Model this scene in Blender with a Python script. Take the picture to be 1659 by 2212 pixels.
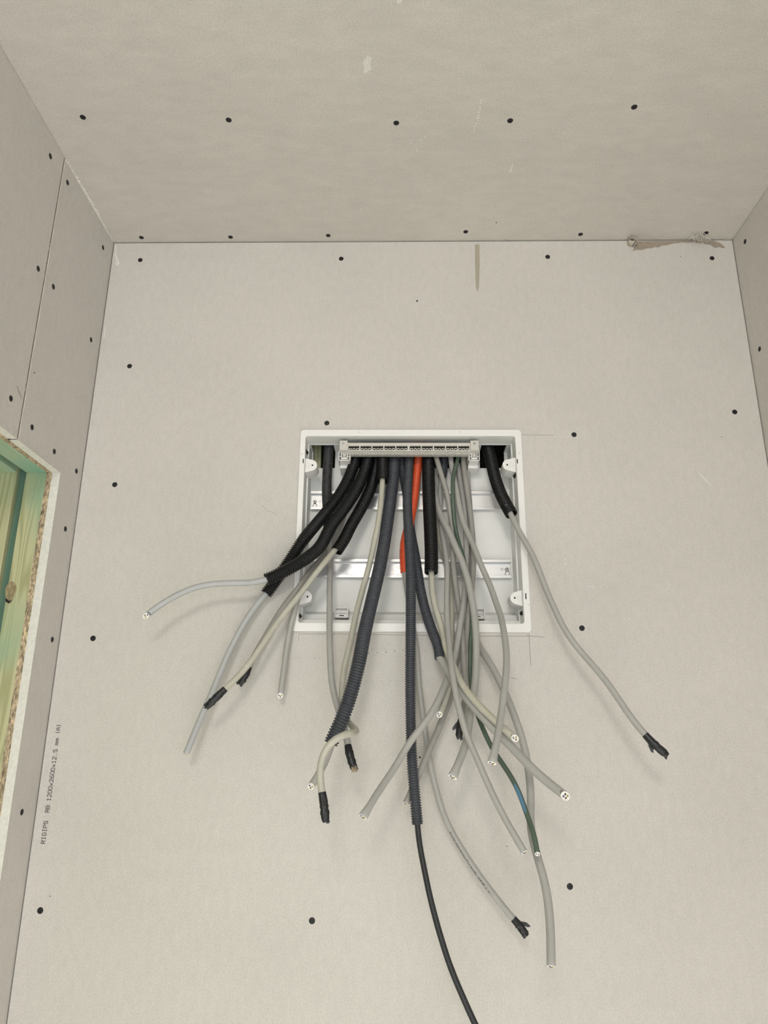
import bpy, bmesh, math, random
from mathutils import Vector, Matrix
for o in list(bpy.data.objects): bpy.data.objects.remove(o)
scene = bpy.context.scene
COL = scene.collection
PI = math.pi

# ------------------------------------------------------------------ camera
W, H, FPX = 1659, 2212, 1562.41517
YAW, PITCH, ROLL = 0.0195718462, 0.297650821, 0.00762370682
DIST, CAMZ = 1.09470217, 1.65
cy, sy, cp, sp = math.cos(YAW), math.sin(YAW), math.cos(PITCH), math.sin(PITCH)
FWD = Vector((-sy*cp, cy*cp, sp)); R0 = Vector((cy, sy, 0)); U0 = R0.cross(FWD)
RGT = R0*math.cos(ROLL) + U0*math.sin(ROLL); UPV = -R0*math.sin(ROLL) + U0*math.cos(ROLL)
CAM = Vector((0, -DIST, CAMZ))
cam = bpy.data.cameras.new('camera'); co = bpy.data.objects.new('camera', cam); COL.objects.link(co)
cam.sensor_fit = 'HORIZONTAL'; cam.sensor_width = 36; cam.lens = 36*FPX/W; cam.clip_start = .02
M = Matrix((RGT, UPV, -FWD)).transposed().to_4x4(); M.translation = CAM; co.matrix_world = M
scene.camera = co
scene.view_settings.view_transform = 'Standard'; scene.view_settings.look = 'None'
scene.view_settings.gamma = 1; scene.view_settings.use_curve_mapping = False
scene.view_settings.exposure = -0.05

# ------------------------------------------------------------------ light
wd = bpy.data.worlds.new('sky'); scene.world = wd; wd.use_nodes = True
wd.node_tree.nodes['Background'].inputs[0].default_value = (.75, .85, 1, 1)
wd.node_tree.nodes['Background'].inputs[1].default_value = .35
def area(name, loc, aim, sx, sy_, power, col):
    l = bpy.data.lights.new(name, 'AREA'); l.shape = 'RECTANGLE'; l.size = sx; l.size_y = sy_; l.energy = power; l.color = col
    o = bpy.data.objects.new(name, l); COL.objects.link(o); o.location = loc
    o.rotation_euler = (Vector(aim)-Vector(loc)).to_track_quat('-Z', 'Y').to_euler(); return o
area('window_daylight', (.25, -2.62, 1.25), (.2, 0, 1.4), 2.2, 1.7, 25, (.975, .99, 1))
area('ceiling_lamp', (-.15, -2.1, 2.40), (0, 0, 1.5), .3, .3, 10, (1, .94, .85))

sun = bpy.data.lights.new('sun', 'SUN'); sun.energy = 15.5; sun.angle = .01; sun.color = (1, .985, .96)
# sunlight falls through the window onto the floor of the niche
so = bpy.data.objects.new('sun', sun); COL.objects.link(so); so.rotation_euler = Vector((.2, .765, -.645)).to_track_quat('-Z', 'Y').to_euler()

def ray(px, py): return FWD + RGT*((px-W/2)/FPX) - UPV*((py-H/2)/FPX)
def on_y(px, py, y=0.):
    d = ray(px, py); return CAM + d*((y+DIST)/d.y)
XL, XR, ZC = -.5121882, .5932964, .8431046+CAMZ
def on_x(px, py, x=XL): d = ray(px, py); return CAM + d*(x/d.x)
def on_z(px, py, z=ZC): d = ray(px, py); return CAM + d*((z-CAMZ)/d.z)

# ------------------------------------------------------------------ materials
def mat(name, col, rough=.6, metal=0., spec=.5, bump=None, vary=None, coat=0.):
    """vary = list of (scale, amount, stretch) multiplying the colour; bump = (scale, strength, distance)"""
    m = bpy.data.materials.new(name); m.use_nodes = True; nt = m.node_tree; b = nt.nodes['Principled BSDF']
    b.inputs['Base Color'].default_value = (*col, 1); b.inputs['Roughness'].default_value = rough
    b.inputs['Metallic'].default_value = metal; b.inputs['Specular IOR Level'].default_value = spec
    tc = nt.nodes.new('ShaderNodeTexCoord'); last = None
    for sc, am, st in (vary or []):
        mp = nt.nodes.new('ShaderNodeMapping'); mp.inputs['Scale'].default_value = st
        nt.links.new(tc.outputs['Object'], mp.inputs[0])
        n = nt.nodes.new('ShaderNodeTexNoise'); n.inputs['Scale'].default_value = sc; n.inputs['Detail'].default_value = 3
        nt.links.new(mp.outputs[0], n.inputs['Vector'])
        r = nt.nodes.new('ShaderNodeMapRange'); r.inputs['From Min'].default_value = .25; r.inputs['From Max'].default_value = .75
        r.inputs['To Min'].default_value = 1-am; r.inputs['To Max'].default_value = 1+am
        nt.links.new(n.outputs['Fac'], r.inputs['Value'])
        v = nt.nodes.new('ShaderNodeVectorMath'); v.operation = 'SCALE'
        if last is None: v.inputs[0].default_value = col
        else: nt.links.new(last, v.inputs[0])
        nt.links.new(r.outputs[0], v.inputs['Scale']); last = v.outputs[0]
    if last is not None: nt.links.new(last, b.inputs['Base Color'])
    if bump:
        n = nt.nodes.new('ShaderNodeTexNoise'); n.inputs['Scale'].default_value = bump[0]; n.inputs['Detail'].default_value = 4
        nt.links.new(tc.outputs['Object'], n.inputs['Vector'])
        bp = nt.nodes.new('ShaderNodeBump'); bp.inputs['Strength'].default_value = bump[1]; bp.inputs['Distance'].default_value = bump[2]
        nt.links.new(n.outputs['Fac'], bp.inputs['Height']); nt.links.new(bp.outputs[0], b.inputs['Normal'])
    return m
ONE = (1, 1, 1)
M_BOARD = mat('board_paper', (.61, .586, .55), .62, spec=.35, vary=[(5, .035, ONE), (420, .095, ONE), (110, .035, (1, 1, .5))], bump=(500, .25, .0006))
M_CEIL = mat('ceiling_board_paper', (.61, .585, .54), .65, spec=.35, vary=[(3.5, .04, ONE), (420, .095, ONE), (70, .045, (.45, 1, 1))], bump=(500, .25, .0006))
M_FLOOR = mat('screed_floor', (.58, .565, .53), .7, vary=[(6, .1, ONE)])
M_GYPS = mat('gypsum_core', (.78, .77, .73), .9, vary=[(250, .08, ONE)], bump=(300, .5, .001))
M_SMEAR = mat('plaster_smear', (.74, .72, .67), .9, vary=[(300, .08, ONE)])
M_TORN_GAP = mat('torn_paper_and_gap_shade', (.35, .295, .24), .9, vary=[(150, .1, ONE)])
M_STAIN = mat('glue_stain', (.43, .39, .31), .8, vary=[(60, .12, (1, 1, .2))])
M_PENCIL = mat('pencil_line', (.22, .20, .19), .8)
M_INK = mat('black_print', (.05, .05, .055), .6)
M_WHITE = mat('white_plastic', (.84, .835, .815), .38, vary=[(40, .015, ONE)])
M_INNER = mat('inner_plastic', (.90, .905, .875), .42, vary=[(30, .02, ONE)])
M_CARR = mat('strip_plastic', (.60, .58, .53), .45)
M_BLACKC = mat('black_conduit', (.0065, .0068, .0072), .4, spec=.32)
M_GREYC = mat('slate_conduit', (.058, .063, .074), .45, spec=.35, vary=[(60, .12, ONE)])
M_DARKC = mat('dusty_dark_conduit', (.040, .042, .044), .5, vary=[(120, .35, ONE)])
M_ORANGE = mat('orange_conduit', (.80, .115, .04), .4, vary=[(40, .06, ONE)])
M_CAB = mat('grey_cable', (.405, .40, .378), .45, vary=[(35, .05, ONE), (220, .03, ONE)])
M_CABC = mat('cream_cable', (.49, .48, .405), .45, vary=[(45, .08, ONE), (260, .05, ONE)])
M_CABL = mat('pale_cable', (.44, .455, .455), .42, vary=[(35, .04, ONE)])
M_CABD = mat('drab_cable', (.33, .32, .295), .5, vary=[(35, .08, ONE), (220, .05, ONE)])
M_BLK = mat('black_cable', (.022, .024, .027), .45, vary=[(200, .3, ONE)])
M_TAPE = mat('black_tape', (.011, .012, .014), .36, bump=(160, .6, .002))
M_CUT = mat('cut_filler', (.86, .85, .82), .7)
M_SCREW = mat('phosphate_screw', (.020, .020, .023), .42, metal=.35)
M_REC = mat('screw_recess', (.004, .004, .004), .8)
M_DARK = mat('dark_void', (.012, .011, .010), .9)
M_ZS = mat('zinc_screw', (.45, .45, .44), .35, metal=.9)
M_COPPER = mat('copper', (.55, .24, .12), .4, metal=.8)
M_BLUE = mat('blue_wire', (.03, .06, .25), .5); M_BROWN = mat('brown_wire', (.10, .045, .02), .5)
M_GY = mat('yellow_green_wire', (.35, .38, .05), .5); M_WB = mat('black_wire', (.02, .02, .02), .5)
M_YPRINT = mat('yellow_print', (.50, .47, .22), .6)
M_CAVITY = mat('cavity_wool', (.09, .075, .055), .9, vary=[(60, .5, ONE)], bump=(80, .8, .01))
M_FIBRE = mat('pale_fibre', (.66, .64, .58), .7)

def zinc():
    m = mat('galvanised_steel', (.60, .60, .60), .42, metal=1.)
    nt = m.node_tree; b = nt.nodes['Principled BSDF']
    v = nt.nodes.new('ShaderNodeTexVoronoi'); v.inputs['Scale'].default_value = 450
    tc = nt.nodes['Texture Coordinate']; nt.links.new(tc.outputs['Object'], v.inputs['Vector'])
    r = nt.nodes.new('ShaderNodeMapRange'); r.inputs['To Min'].default_value = .36; r.inputs['To Max'].default_value = .46
    sx = nt.nodes.new('ShaderNodeSeparateColor'); nt.links.new(v.outputs['Color'], sx.inputs[0])
    nt.links.new(sx.outputs[0], r.inputs['Value']); nt.links.new(r.outputs[0], b.inputs['Roughness'])
    return m
M_ZINC = zinc()

def wood(name, c1, c2, tint, axis):
    """grain runs along `axis`; green impregnation in soft patches"""
    m = bpy.data.materials.new(name); m.use_nodes = True; nt = m.node_tree; b = nt.nodes['Principled BSDF']
    tc = nt.nodes.new('ShaderNodeTexCoord'); mp = nt.nodes.new('ShaderNodeMapping')
    s = [1, 1, 1]; s[axis] = .05; mp.inputs['Scale'].default_value = s
    nt.links.new(tc.outputs['Object'], mp.inputs[0])
    n = nt.nodes.new('ShaderNodeTexNoise'); n.inputs['Scale'].default_value = 34; n.inputs['Detail'].default_value = 1
    nt.links.new(mp.outputs[0], n.inputs['Vector'])
    w = nt.nodes.new('ShaderNodeMath'); w.operation = 'MULTIPLY'; w.inputs[1].default_value = 95
    nt.links.new(n.outputs['Fac'], w.inputs[0])
    sn = nt.nodes.new('ShaderNodeMath'); sn.operation = 'SINE'; nt.links.new(w.outputs[0], sn.inputs[0])
    cr = nt.nodes.new('ShaderNodeMapRange'); cr.inputs['From Min'].default_value = -.2; cr.inputs['From Max'].default_value = 1
    nt.links.new(sn.outputs[0], cr.inputs['Value'])
    mx = nt.nodes.new('ShaderNodeMix'); mx.data_type = 'RGBA'; mx.inputs['A'].default_value = (*c1, 1); mx.inputs['B'].default_value = (*c2, 1)
    nt.links.new(cr.outputs[0], mx.inputs['Factor'])
    n2 = nt.nodes.new('ShaderNodeTexNoise'); n2.inputs['Scale'].default_value = 6; nt.links.new(tc.outputs['Object'], n2.inputs['Vector'])
    c2r = nt.nodes.new('ShaderNodeMapRange'); c2r.inputs['From Min'].default_value = .5; c2r.inputs['From Max'].default_value = .68
    nt.links.new(n2.outputs['Fac'], c2r.inputs['Value'])
    m2 = nt.nodes.new('ShaderNodeMix'); m2.data_type = 'RGBA'; m2.inputs['B'].default_value = (*tint, 1)
    nt.links.new(mx.outputs['Result'], m2.inputs['A']); nt.links.new(c2r.outputs[0], m2.inputs['Factor'])
    nt.links.new(m2.outputs['Result'], b.inputs['Base Color']); b.inputs['Roughness'].default_value = .55
    return m
M_WOODV = wood('treated_pine_upright', (.56, .55, .34), (.40, .40, .22), (.32, .45, .30), 2)
M_WOODH = wood('treated_pine_head', (.48, .58, .42), (.38, .48, .32), (.26, .48, .36), 1)
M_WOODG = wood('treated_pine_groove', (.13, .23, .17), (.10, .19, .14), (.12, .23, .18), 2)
def osb():
    m = mat('chipboard_edge', (.50, .40, .27), .85, vary=[(420, .75, (1, 1, .35)), (160, .5, (1, 1, .5))], bump=(400, 1., .003))
    return m
M_OSB = osb()

# ------------------------------------------------------------------ helpers
def new(name, vs, fs, m, parent=None, smooth=False, mi=None, mats=None):
    me = bpy.data.meshes.new(name); me.from_pydata([tuple(v) for v in vs], [], fs); me.validate()
    for mm in (mats or [m]): me.materials.append(mm)
    if mi: me.polygons.foreach_set('material_index', mi)
    if smooth: me.polygons.foreach_set('use_smooth', [True]*len(me.polygons))
    me.update()
    o = bpy.data.objects.new(name, me); COL.objects.link(o)
    if parent:
        o.parent = parent; o.matrix_parent_inverse = parent.matrix_world.inverted() if parent.type != 'EMPTY' else Matrix.Translation(-parent.location)
    return o
def tag(o, label, cat, group=None):
    o['label'] = label; o['category'] = cat
    if group: o['group'] = group
    return o
def empty(name, loc, label=None, cat=None, group=None, kind=None):
    o = bpy.data.objects.new(name, None); COL.objects.link(o); o.location = loc; o.empty_display_size = .02
    if label: tag(o, label, cat, group)
    if kind: o['kind'] = kind
    return o
def struct(o): o['kind'] = 'structure'; return o
class MB:
    def __init__(s): s.v = []; s.f = []; s.m = []
    def box(s, x0, x1, y0, y1, z0, z1, mi=0):
        b = len(s.v)
        s.v += [(x, y, z) for x in (x0, x1) for y in (y0, y1) for z in (z0, z1)]
        for q in ((0, 1, 3, 2), (4, 6, 7, 5), (0, 4, 5, 1), (2, 3, 7, 6), (0, 2, 6, 4), (1, 5, 7, 3)):
            s.f.append([b+i for i in q]); s.m.append(mi)
        return s
    def prism(s, poly, y0, y1, mi=0, mi_side=None):
        """poly = (x, z) outline, extruded from y0 to y1 (y0 is the side facing the room)"""
        b = len(s.v); n = len(poly)
        s.v += [(p[0], y0, p[1]) for p in poly] + [(p[0], y1, p[1]) for p in poly]
        s.f.append([b+i for i in range(n)]); s.m.append(mi)
        s.f.append([b+n+i for i in reversed(range(n))]); s.m.append(mi)
        for i in range(n):
            j = (i+1) % n; s.f.append([b+i, b+n+i, b+n+j, b+j]); s.m.append(mi if mi_side is None else mi_side)
        return s
    def raw(s, vs, fs, mi=0):
        b = len(s.v); s.v += [tuple(v) for v in vs]; s.f += [[b+i for i in f] for f in fs]; s.m += [mi]*len(fs); return s
    def cyl(s, c, ax, r, h, n=20, mi=0, r2=None):
        ax = Vector(ax).normalized(); u = ax.orthogonal().normalized(); w = ax.cross(u); c = Vector(c); r2 = r if r2 is None else r2
        vs = [c + (u*math.cos(2*PI*i/n)+w*math.sin(2*PI*i/n))*r for i in range(n)] + [c + ax*h + (u*math.cos(2*PI*i/n)+w*math.sin(2*PI*i/n))*r2 for i in range(n)]
        fs = [[i, (i+1) % n, n+(i+1) % n, n+i] for i in range(n)] + [list(range(n))[::-1], [n+i for i in range(n)]]
        return s.raw(vs, fs, mi)
    def build(s, name, m, parent=None, smooth=False, bevel=0, seg=2):
        mats = m if isinstance(m, list) else [m]
        o = new(name, s.v, s.f, None, parent, smooth, s.m, mats)
        bm = bmesh.new(); bm.from_mesh(o.data); bmesh.ops.recalc_face_normals(bm, faces=bm.faces); bm.to_mesh(o.data); bm.free()
        if bevel:
            d = o.modifiers.new('bevel', 'BEVEL'); d.width = bevel; d.segments = seg; d.limit_method = 'ANGLE'
        return o
def rrect(x0, x1, z0, z1, r, n=5):
    out = []
    for cx_, cz, a0 in ((x1-r, z1-r, 0), (x0+r, z1-r, 90), (x0+r, z0+r, 180), (x1-r, z0+r, 270)):
        for i in range(n+1):
            a = math.radians(a0+90*i/n); out.append((cx_+r*math.cos(a), cz+r*math.sin(a)))
    return out
def ring_plate(outer, inner, y0, y1):
    """flat frame between two outlines with the same number of points"""
    mb = MB(); n = len(outer)
    vs = [(x, y0, z) for x, z in outer]+[(x, y0, z) for x, z in inner]+[(x, y1, z) for x, z in outer]+[(x, y1, z) for x, z in inner]
    fs = []
    for i in range(n):
        j = (i+1) % n
        fs += [[i, j, n+j, n+i], [2*n+i, 3*n+i, 3*n+j, 2*n+j], [i, 2*n+i, 2*n+j, j], [n+i, n+j, 3*n+j, 3*n+i]]
    mb.raw(vs, fs); return mb

def spline(pts, step):
    P = [Vector(p) for p in pts]; Q = [P[0]*2-P[1]]+P+[P[-1]*2-P[-2]]; out = []
    for i in range(1, len(Q)-2):
        a, b, c, d = Q[i-1:i+3]; n = max(1, int((c-b).length/step+.5))
        for k in range(n):
            t = k/n; out.append(.5*((2*b)+(c-a)*t+(2*a-5*b+4*c-d)*t*t+(3*b-a-3*c+d)*t**3))
    out.append(P[-1]); return out
def resample(P, step):
    L = [0]
    for a, b in zip(P, P[1:]): L.append(L[-1]+(b-a).length)
    n = max(2, int(round(L[-1]/step))); out = []; j = 0
    for k in range(n+1):
        s = L[-1]*k/n
        while j < len(L)-2 and L[j+1] < s: j += 1
        t = (s-L[j])/max(1e-9, L[j+1]-L[j]); out.append(P[j].lerp(P[j+1], t))
    return out, L[-1]/n
def frames(P):
    T = []
    for i in range(len(P)):
        T.append((P[min(i+1, len(P)-1)]-P[max(i-1, 0)]).normalized())
    u = T[0].orthogonal().normalized(); out = []
    for i, t in enumerate(T):
        u = (u-t*u.dot(t)).normalized(); out.append((t, u, t.cross(u)))
    return out
def tube(mb, P, rad, n=16, cap0=True, cap1=True, close_dir=None, squash=None, mi=0):
    F = frames(P); vs = []; m = len(P)
    for i, (p, (t, u, w)) in enumerate(zip(P, F)):
        r = rad[i] if hasattr(rad, '__len__') else rad
        for k in range(n):
            a = 2*PI*k/n; off = u*math.cos(a)*r + w*math.sin(a)*r
            if squash and squash[i] is not None:
                dirv, s1, s2 = squash[i]; dv = (dirv-t*dirv.dot(t)).normalized(); ev = t.cross(dv)
                off = dv*off.dot(dv)*s1 + ev*off.dot(ev)*s2
            q = p+off
            if close_dir is not None and i >= m-1: q = q - t*(off.dot(close_dir)/max(.3, t.dot(close_dir)))
            vs.append(q)
    fs = [[i*n+k, i*n+(k+1) % n, (i+1)*n+(k+1) % n, (i+1)*n+k] for i in range(m-1) for k in range(n)]
    if cap0: fs.append([k for k in range(n)][::-1])
    if cap1: fs.append([(m-1)*n+k for k in range(n)])
    mb.raw(vs, fs, mi); return F, vs[(m-1)*n:]

PATHS = {
'c_left': {'r': 0.00825, 'p': [(-0.1169, 0.072, 2.1733), (-0.1169, 0.072, 2.1615), (-0.1169, 0.0702, 2.1502), (-0.1169, 0.0653, 2.1401), (-0.1169, 0.0582, 2.1308), (-0.1169, 0.0513, 2.1213), (-0.1169, 0.0463, 2.1108), (-0.117, 0.0435, 2.0993), (-0.1173, 0.0423, 2.0874), (-0.1177, 0.0424, 2.0753), (-0.1179, 0.0428, 2.0632), (-0.118, 0.0434, 2.0511), (-0.1179, 0.0437, 2.039), (-0.1174, 0.0436, 2.0269), (-0.1165, 0.0431, 2.0149), (-0.1152, 0.0419, 2.0029), (-0.1139, 0.0399, 1.9911), (-0.1128, 0.0372, 1.9794), (-0.1121, 0.034, 1.9678)]},
'c_A': {'r': 0.0095, 'p': [(-0.0699, 0.0455, 2.1502), (-0.0699, 0.0455, 2.138), (-0.0699, 0.0451, 2.1258), (-0.07, 0.0438, 2.1138), (-0.0703, 0.0412, 2.1021), (-0.0712, 0.0374, 2.0907), (-0.0728, 0.0332, 2.0795), (-0.0754, 0.0299, 2.0683), (-0.0788, 0.0278, 2.0569), (-0.0831, 0.0263, 2.0457), (-0.0881, 0.0249, 2.0346), (-0.0936, 0.0232, 2.0238), (-0.0997, 0.0212, 2.0132), (-0.1062, 0.0185, 2.0028), (-0.1129, 0.0148, 1.9922), (-0.1194, 0.0098, 1.9812), (-0.1258, 0.0032, 1.97), (-0.132, -0.0043, 1.9586), (-0.1383, -0.0113, 1.9475), (-0.1446, -0.0157, 1.937), (-0.1506, -0.0169, 1.927), (-0.1564, -0.0165, 1.9172), (-0.1621, -0.0161, 1.9076), (-0.1678, -0.016, 1.8982), (-0.1737, -0.016, 1.8888), (-0.1797, -0.0162, 1.8794), (-0.1857, -0.0164, 1.87), (-0.1919, -0.0169, 1.8605), (-0.1981, -0.0175, 1.851)]},
'c_B': {'r': 0.0095, 'p': [(-0.0489, 0.0455, 2.1502), (-0.0488, 0.0454, 2.138), (-0.0488, 0.0449, 2.1258), (-0.0489, 0.0436, 2.1137), (-0.0491, 0.041, 2.102), (-0.0499, 0.037, 2.0906), (-0.0513, 0.0324, 2.0796), (-0.0534, 0.0279, 2.0685), (-0.0563, 0.0242, 2.0574), (-0.0599, 0.021, 2.0463), (-0.064, 0.0179, 2.0353), (-0.0686, 0.0147, 2.0246), (-0.0736, 0.0114, 2.014), (-0.079, 0.008, 2.0036), (-0.0847, 0.0046, 1.9934), (-0.0906, 0.0012, 1.9833), (-0.0965, -0.0023, 1.9733), (-0.1021, -0.0058, 1.9631), (-0.107, -0.0095, 1.9526), (-0.1109, -0.0136, 1.942), (-0.1147, -0.018, 1.9315), (-0.1198, -0.0226, 1.9217), (-0.1264, -0.0273, 1.913), (-0.1344, -0.0316, 1.905), (-0.1432, -0.0351, 1.8975), (-0.1527, -0.0379, 1.8905), (-0.1626, -0.0404, 1.8839), (-0.1728, -0.0429, 1.8777), (-0.1832, -0.0454, 1.8719), (-0.1937, -0.048, 1.8664)]},
'c_C': {'r': 0.0095, 'p': [(-0.0354, 0.078, 2.1557), (-0.0354, 0.0782, 2.144), (-0.0354, 0.0766, 2.1329), (-0.0354, 0.0722, 2.123), (-0.0355, 0.0656, 2.114), (-0.0357, 0.0592, 2.1046), (-0.0361, 0.0541, 2.0942), (-0.0368, 0.0499, 2.0829), (-0.0378, 0.0454, 2.0717), (-0.039, 0.0403, 2.0607), (-0.0408, 0.0352, 2.0498), (-0.0432, 0.0306, 2.039), (-0.0465, 0.0268, 2.0281), (-0.0504, 0.0235, 2.0172), (-0.0548, 0.0203, 2.0065), (-0.0594, 0.0171, 1.9959), (-0.0643, 0.0139, 1.9854), (-0.0693, 0.0107, 1.975), (-0.0739, 0.0074, 1.9648), (-0.0778, 0.004, 1.9548), (-0.0815, 0.0006, 1.9449), (-0.0861, -0.0029, 1.935), (-0.0914, -0.0063, 1.925), (-0.0942, -0.008, 1.9199)]},
'c_short': {'r': 0.00975, 'p': [(-0.0251, 0.0504, 2.1506), (-0.0251, 0.0485, 2.1374), (-0.0251, 0.0463, 2.1245), (-0.0251, 0.0433, 2.1123), (-0.0249, 0.0386, 2.1004), (-0.0247, 0.033, 2.0886), (-0.0244, 0.0272, 2.077), (-0.0242, 0.0218, 2.0655), (-0.0241, 0.0168, 2.0538), (-0.0241, 0.0122, 2.0422)]},
'c_D': {'r': 0.00975, 'p': [(-0.0058, 0.0445, 2.1504), (-0.0058, 0.0492, 2.1404), (-0.0058, 0.0518, 2.1294), (-0.0058, 0.0511, 2.1174), (-0.0058, 0.048, 2.1049), (-0.0059, 0.0435, 2.0926), (-0.0061, 0.0386, 2.0808), (-0.0065, 0.034, 2.0692), (-0.0071, 0.03, 2.0577), (-0.0079, 0.0266, 2.0462), (-0.009, 0.0235, 2.0344), (-0.0103, 0.0205, 2.0227), (-0.0116, 0.0176, 2.0109), (-0.0129, 0.0145, 1.9992), (-0.0142, 0.0115, 1.9875), (-0.0156, 0.0086, 1.9758), (-0.0169, 0.0057, 1.9641), (-0.0183, 0.0026, 1.9525), (-0.0197, -0.0008, 1.941), (-0.0212, -0.0045, 1.9297), (-0.0229, -0.0085, 1.9184), (-0.0246, -0.0126, 1.9072), (-0.0263, -0.0168, 1.896), (-0.0283, -0.021, 1.8849), (-0.0303, -0.0252, 1.8738), (-0.0324, -0.0294, 1.8627), (-0.0346, -0.0338, 1.8516), (-0.0368, -0.0384, 1.8407), (-0.0388, -0.0434, 1.8299), (-0.0408, -0.0487, 1.8192), (-0.0427, -0.0542, 1.8087), (-0.0445, -0.0598, 1.7982), (-0.0463, -0.0654, 1.7876), (-0.0478, -0.0711, 1.7771), (-0.0492, -0.0768, 1.7666), (-0.0506, -0.0819, 1.7559), (-0.0524, -0.0857, 1.7448), (-0.0547, -0.0882, 1.7333), (-0.0573, -0.0902, 1.7217), (-0.0601, -0.0922, 1.7101), (-0.0631, -0.0943, 1.6986), (-0.0665, -0.0965, 1.6872), (-0.0703, -0.0988, 1.676), (-0.0746, -0.101, 1.6649), (-0.0793, -0.1029, 1.654), (-0.084, -0.1047, 1.6431), (-0.0863, -0.1056, 1.6376)]},
'c_E2': {'r': 0.0075, 'p': [(0.0059, 0.08, 2.1565), (0.0059, 0.0805, 2.1448), (0.0059, 0.0792, 2.1338), (0.0059, 0.0751, 2.1239), (0.0059, 0.069, 2.1151), (0.0061, 0.0629, 2.106), (0.0067, 0.0578, 2.0957), (0.0076, 0.0535, 2.0843), (0.0089, 0.0496, 2.0726), (0.0105, 0.0464, 2.0609), (0.0122, 0.0441, 2.0493), (0.014, 0.043, 2.0377), (0.0157, 0.0425, 2.0261), (0.0171, 0.042, 2.0145), (0.0182, 0.0412, 2.0029), (0.0191, 0.0399, 1.9912), (0.02, 0.0381, 1.9796), (0.021, 0.0356, 1.9679), (0.0224, 0.0321, 1.9562), (0.0241, 0.0274, 1.9444), (0.0259, 0.0219, 1.9326), (0.0276, 0.0162, 1.9208), (0.0291, 0.0108, 1.909), (0.0305, 0.0058, 1.8972), (0.0318, 0.0011, 1.8856), (0.0332, -0.0033, 1.8741), (0.0347, -0.0077, 1.8628), (0.0365, -0.012, 1.8515), (0.0386, -0.0162, 1.8403), (0.041, -0.0202, 1.8292), (0.0438, -0.0242, 1.8181), (0.0468, -0.0282, 1.8071), (0.0502, -0.0323, 1.7962), (0.0539, -0.0364, 1.7854), (0.0574, -0.0406, 1.7748), (0.0596, -0.0452, 1.7641), (0.0603, -0.05, 1.7532)]},
'c_F': {'r': 0.0075, 'p': [(0.0201, 0.046, 2.1518), (0.0201, 0.046, 2.1398), (0.0201, 0.0461, 2.1278), (0.0201, 0.0459, 2.1158), (0.0199, 0.0447, 2.1041), (0.0196, 0.0417, 2.0927), (0.0191, 0.0371, 2.0817), (0.0184, 0.0319, 2.071), (0.0178, 0.0267, 2.0602), (0.0172, 0.022, 2.0492), (0.0166, 0.0177, 2.038), (0.0161, 0.0137, 2.0266), (0.0157, 0.0099, 2.0153), (0.0156, 0.0061, 2.0039), (0.0158, 0.0023, 1.9925), (0.0161, -0.0014, 1.981), (0.0165, -0.0049, 1.9696), (0.0169, -0.0081, 1.958), (0.0174, -0.0112, 1.9464), (0.0178, -0.0141, 1.9348), (0.0183, -0.0169, 1.9231), (0.0187, -0.0197, 1.9114), (0.0191, -0.0225, 1.8997), (0.0195, -0.0254, 1.8881), (0.0197, -0.0283, 1.8764), (0.0198, -0.0311, 1.8647), (0.0199, -0.0338, 1.853), (0.0198, -0.0361, 1.8413), (0.0197, -0.0383, 1.8294), (0.0195, -0.0404, 1.8176), (0.0194, -0.0426, 1.8058), (0.0192, -0.0449, 1.794), (0.0191, -0.0471, 1.7822), (0.0189, -0.0489, 1.7703), (0.0187, -0.0502, 1.7584), (0.0184, -0.051, 1.7465), (0.0183, -0.0516, 1.7345), (0.0183, -0.0521, 1.7225), (0.0183, -0.0527, 1.7105), (0.0184, -0.0534, 1.6985), (0.0185, -0.054, 1.6865), (0.0186, -0.0547, 1.6745), (0.0188, -0.0554, 1.6625), (0.019, -0.0561, 1.6505), (0.0193, -0.0568, 1.6385), (0.0198, -0.0577, 1.6265), (0.0204, -0.0587, 1.6145), (0.0211, -0.0599, 1.6026), (0.0221, -0.0611, 1.5907), (0.0232, -0.0618, 1.5789), (0.0243, -0.0618, 1.5669), (0.0254, -0.0611, 1.5549), (0.0265, -0.0599, 1.5429), (0.027, -0.0593, 1.5368)]},
'c_or': {'r': 0.00725, 'p': [(0.0363, 0.072, 2.1552), (0.0363, 0.0729, 2.1437), (0.0364, 0.072, 2.1329), (0.0365, 0.0683, 2.1233), (0.0364, 0.0625, 2.1145), (0.036, 0.0567, 2.1052), (0.035, 0.0519, 2.0942), (0.0337, 0.0481, 2.0821), (0.0324, 0.0447, 2.0697), (0.0311, 0.0412, 2.0571), (0.0299, 0.0377, 2.0447), (0.0285, 0.0342, 2.0323), (0.027, 0.031, 2.0199), (0.0253, 0.0281, 2.0077), (0.0234, 0.0254, 1.9956), (0.0214, 0.0232, 1.9836), (0.0189, 0.0211, 1.9718), (0.016, 0.0193, 1.9605), (0.0131, 0.018, 1.9495), (0.0111, 0.0178, 1.9384), (0.0102, 0.0183, 1.9271), (0.0102, 0.019, 1.9157), (0.0107, 0.0195, 1.9041), (0.0116, 0.0198, 1.8925)]},
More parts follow.
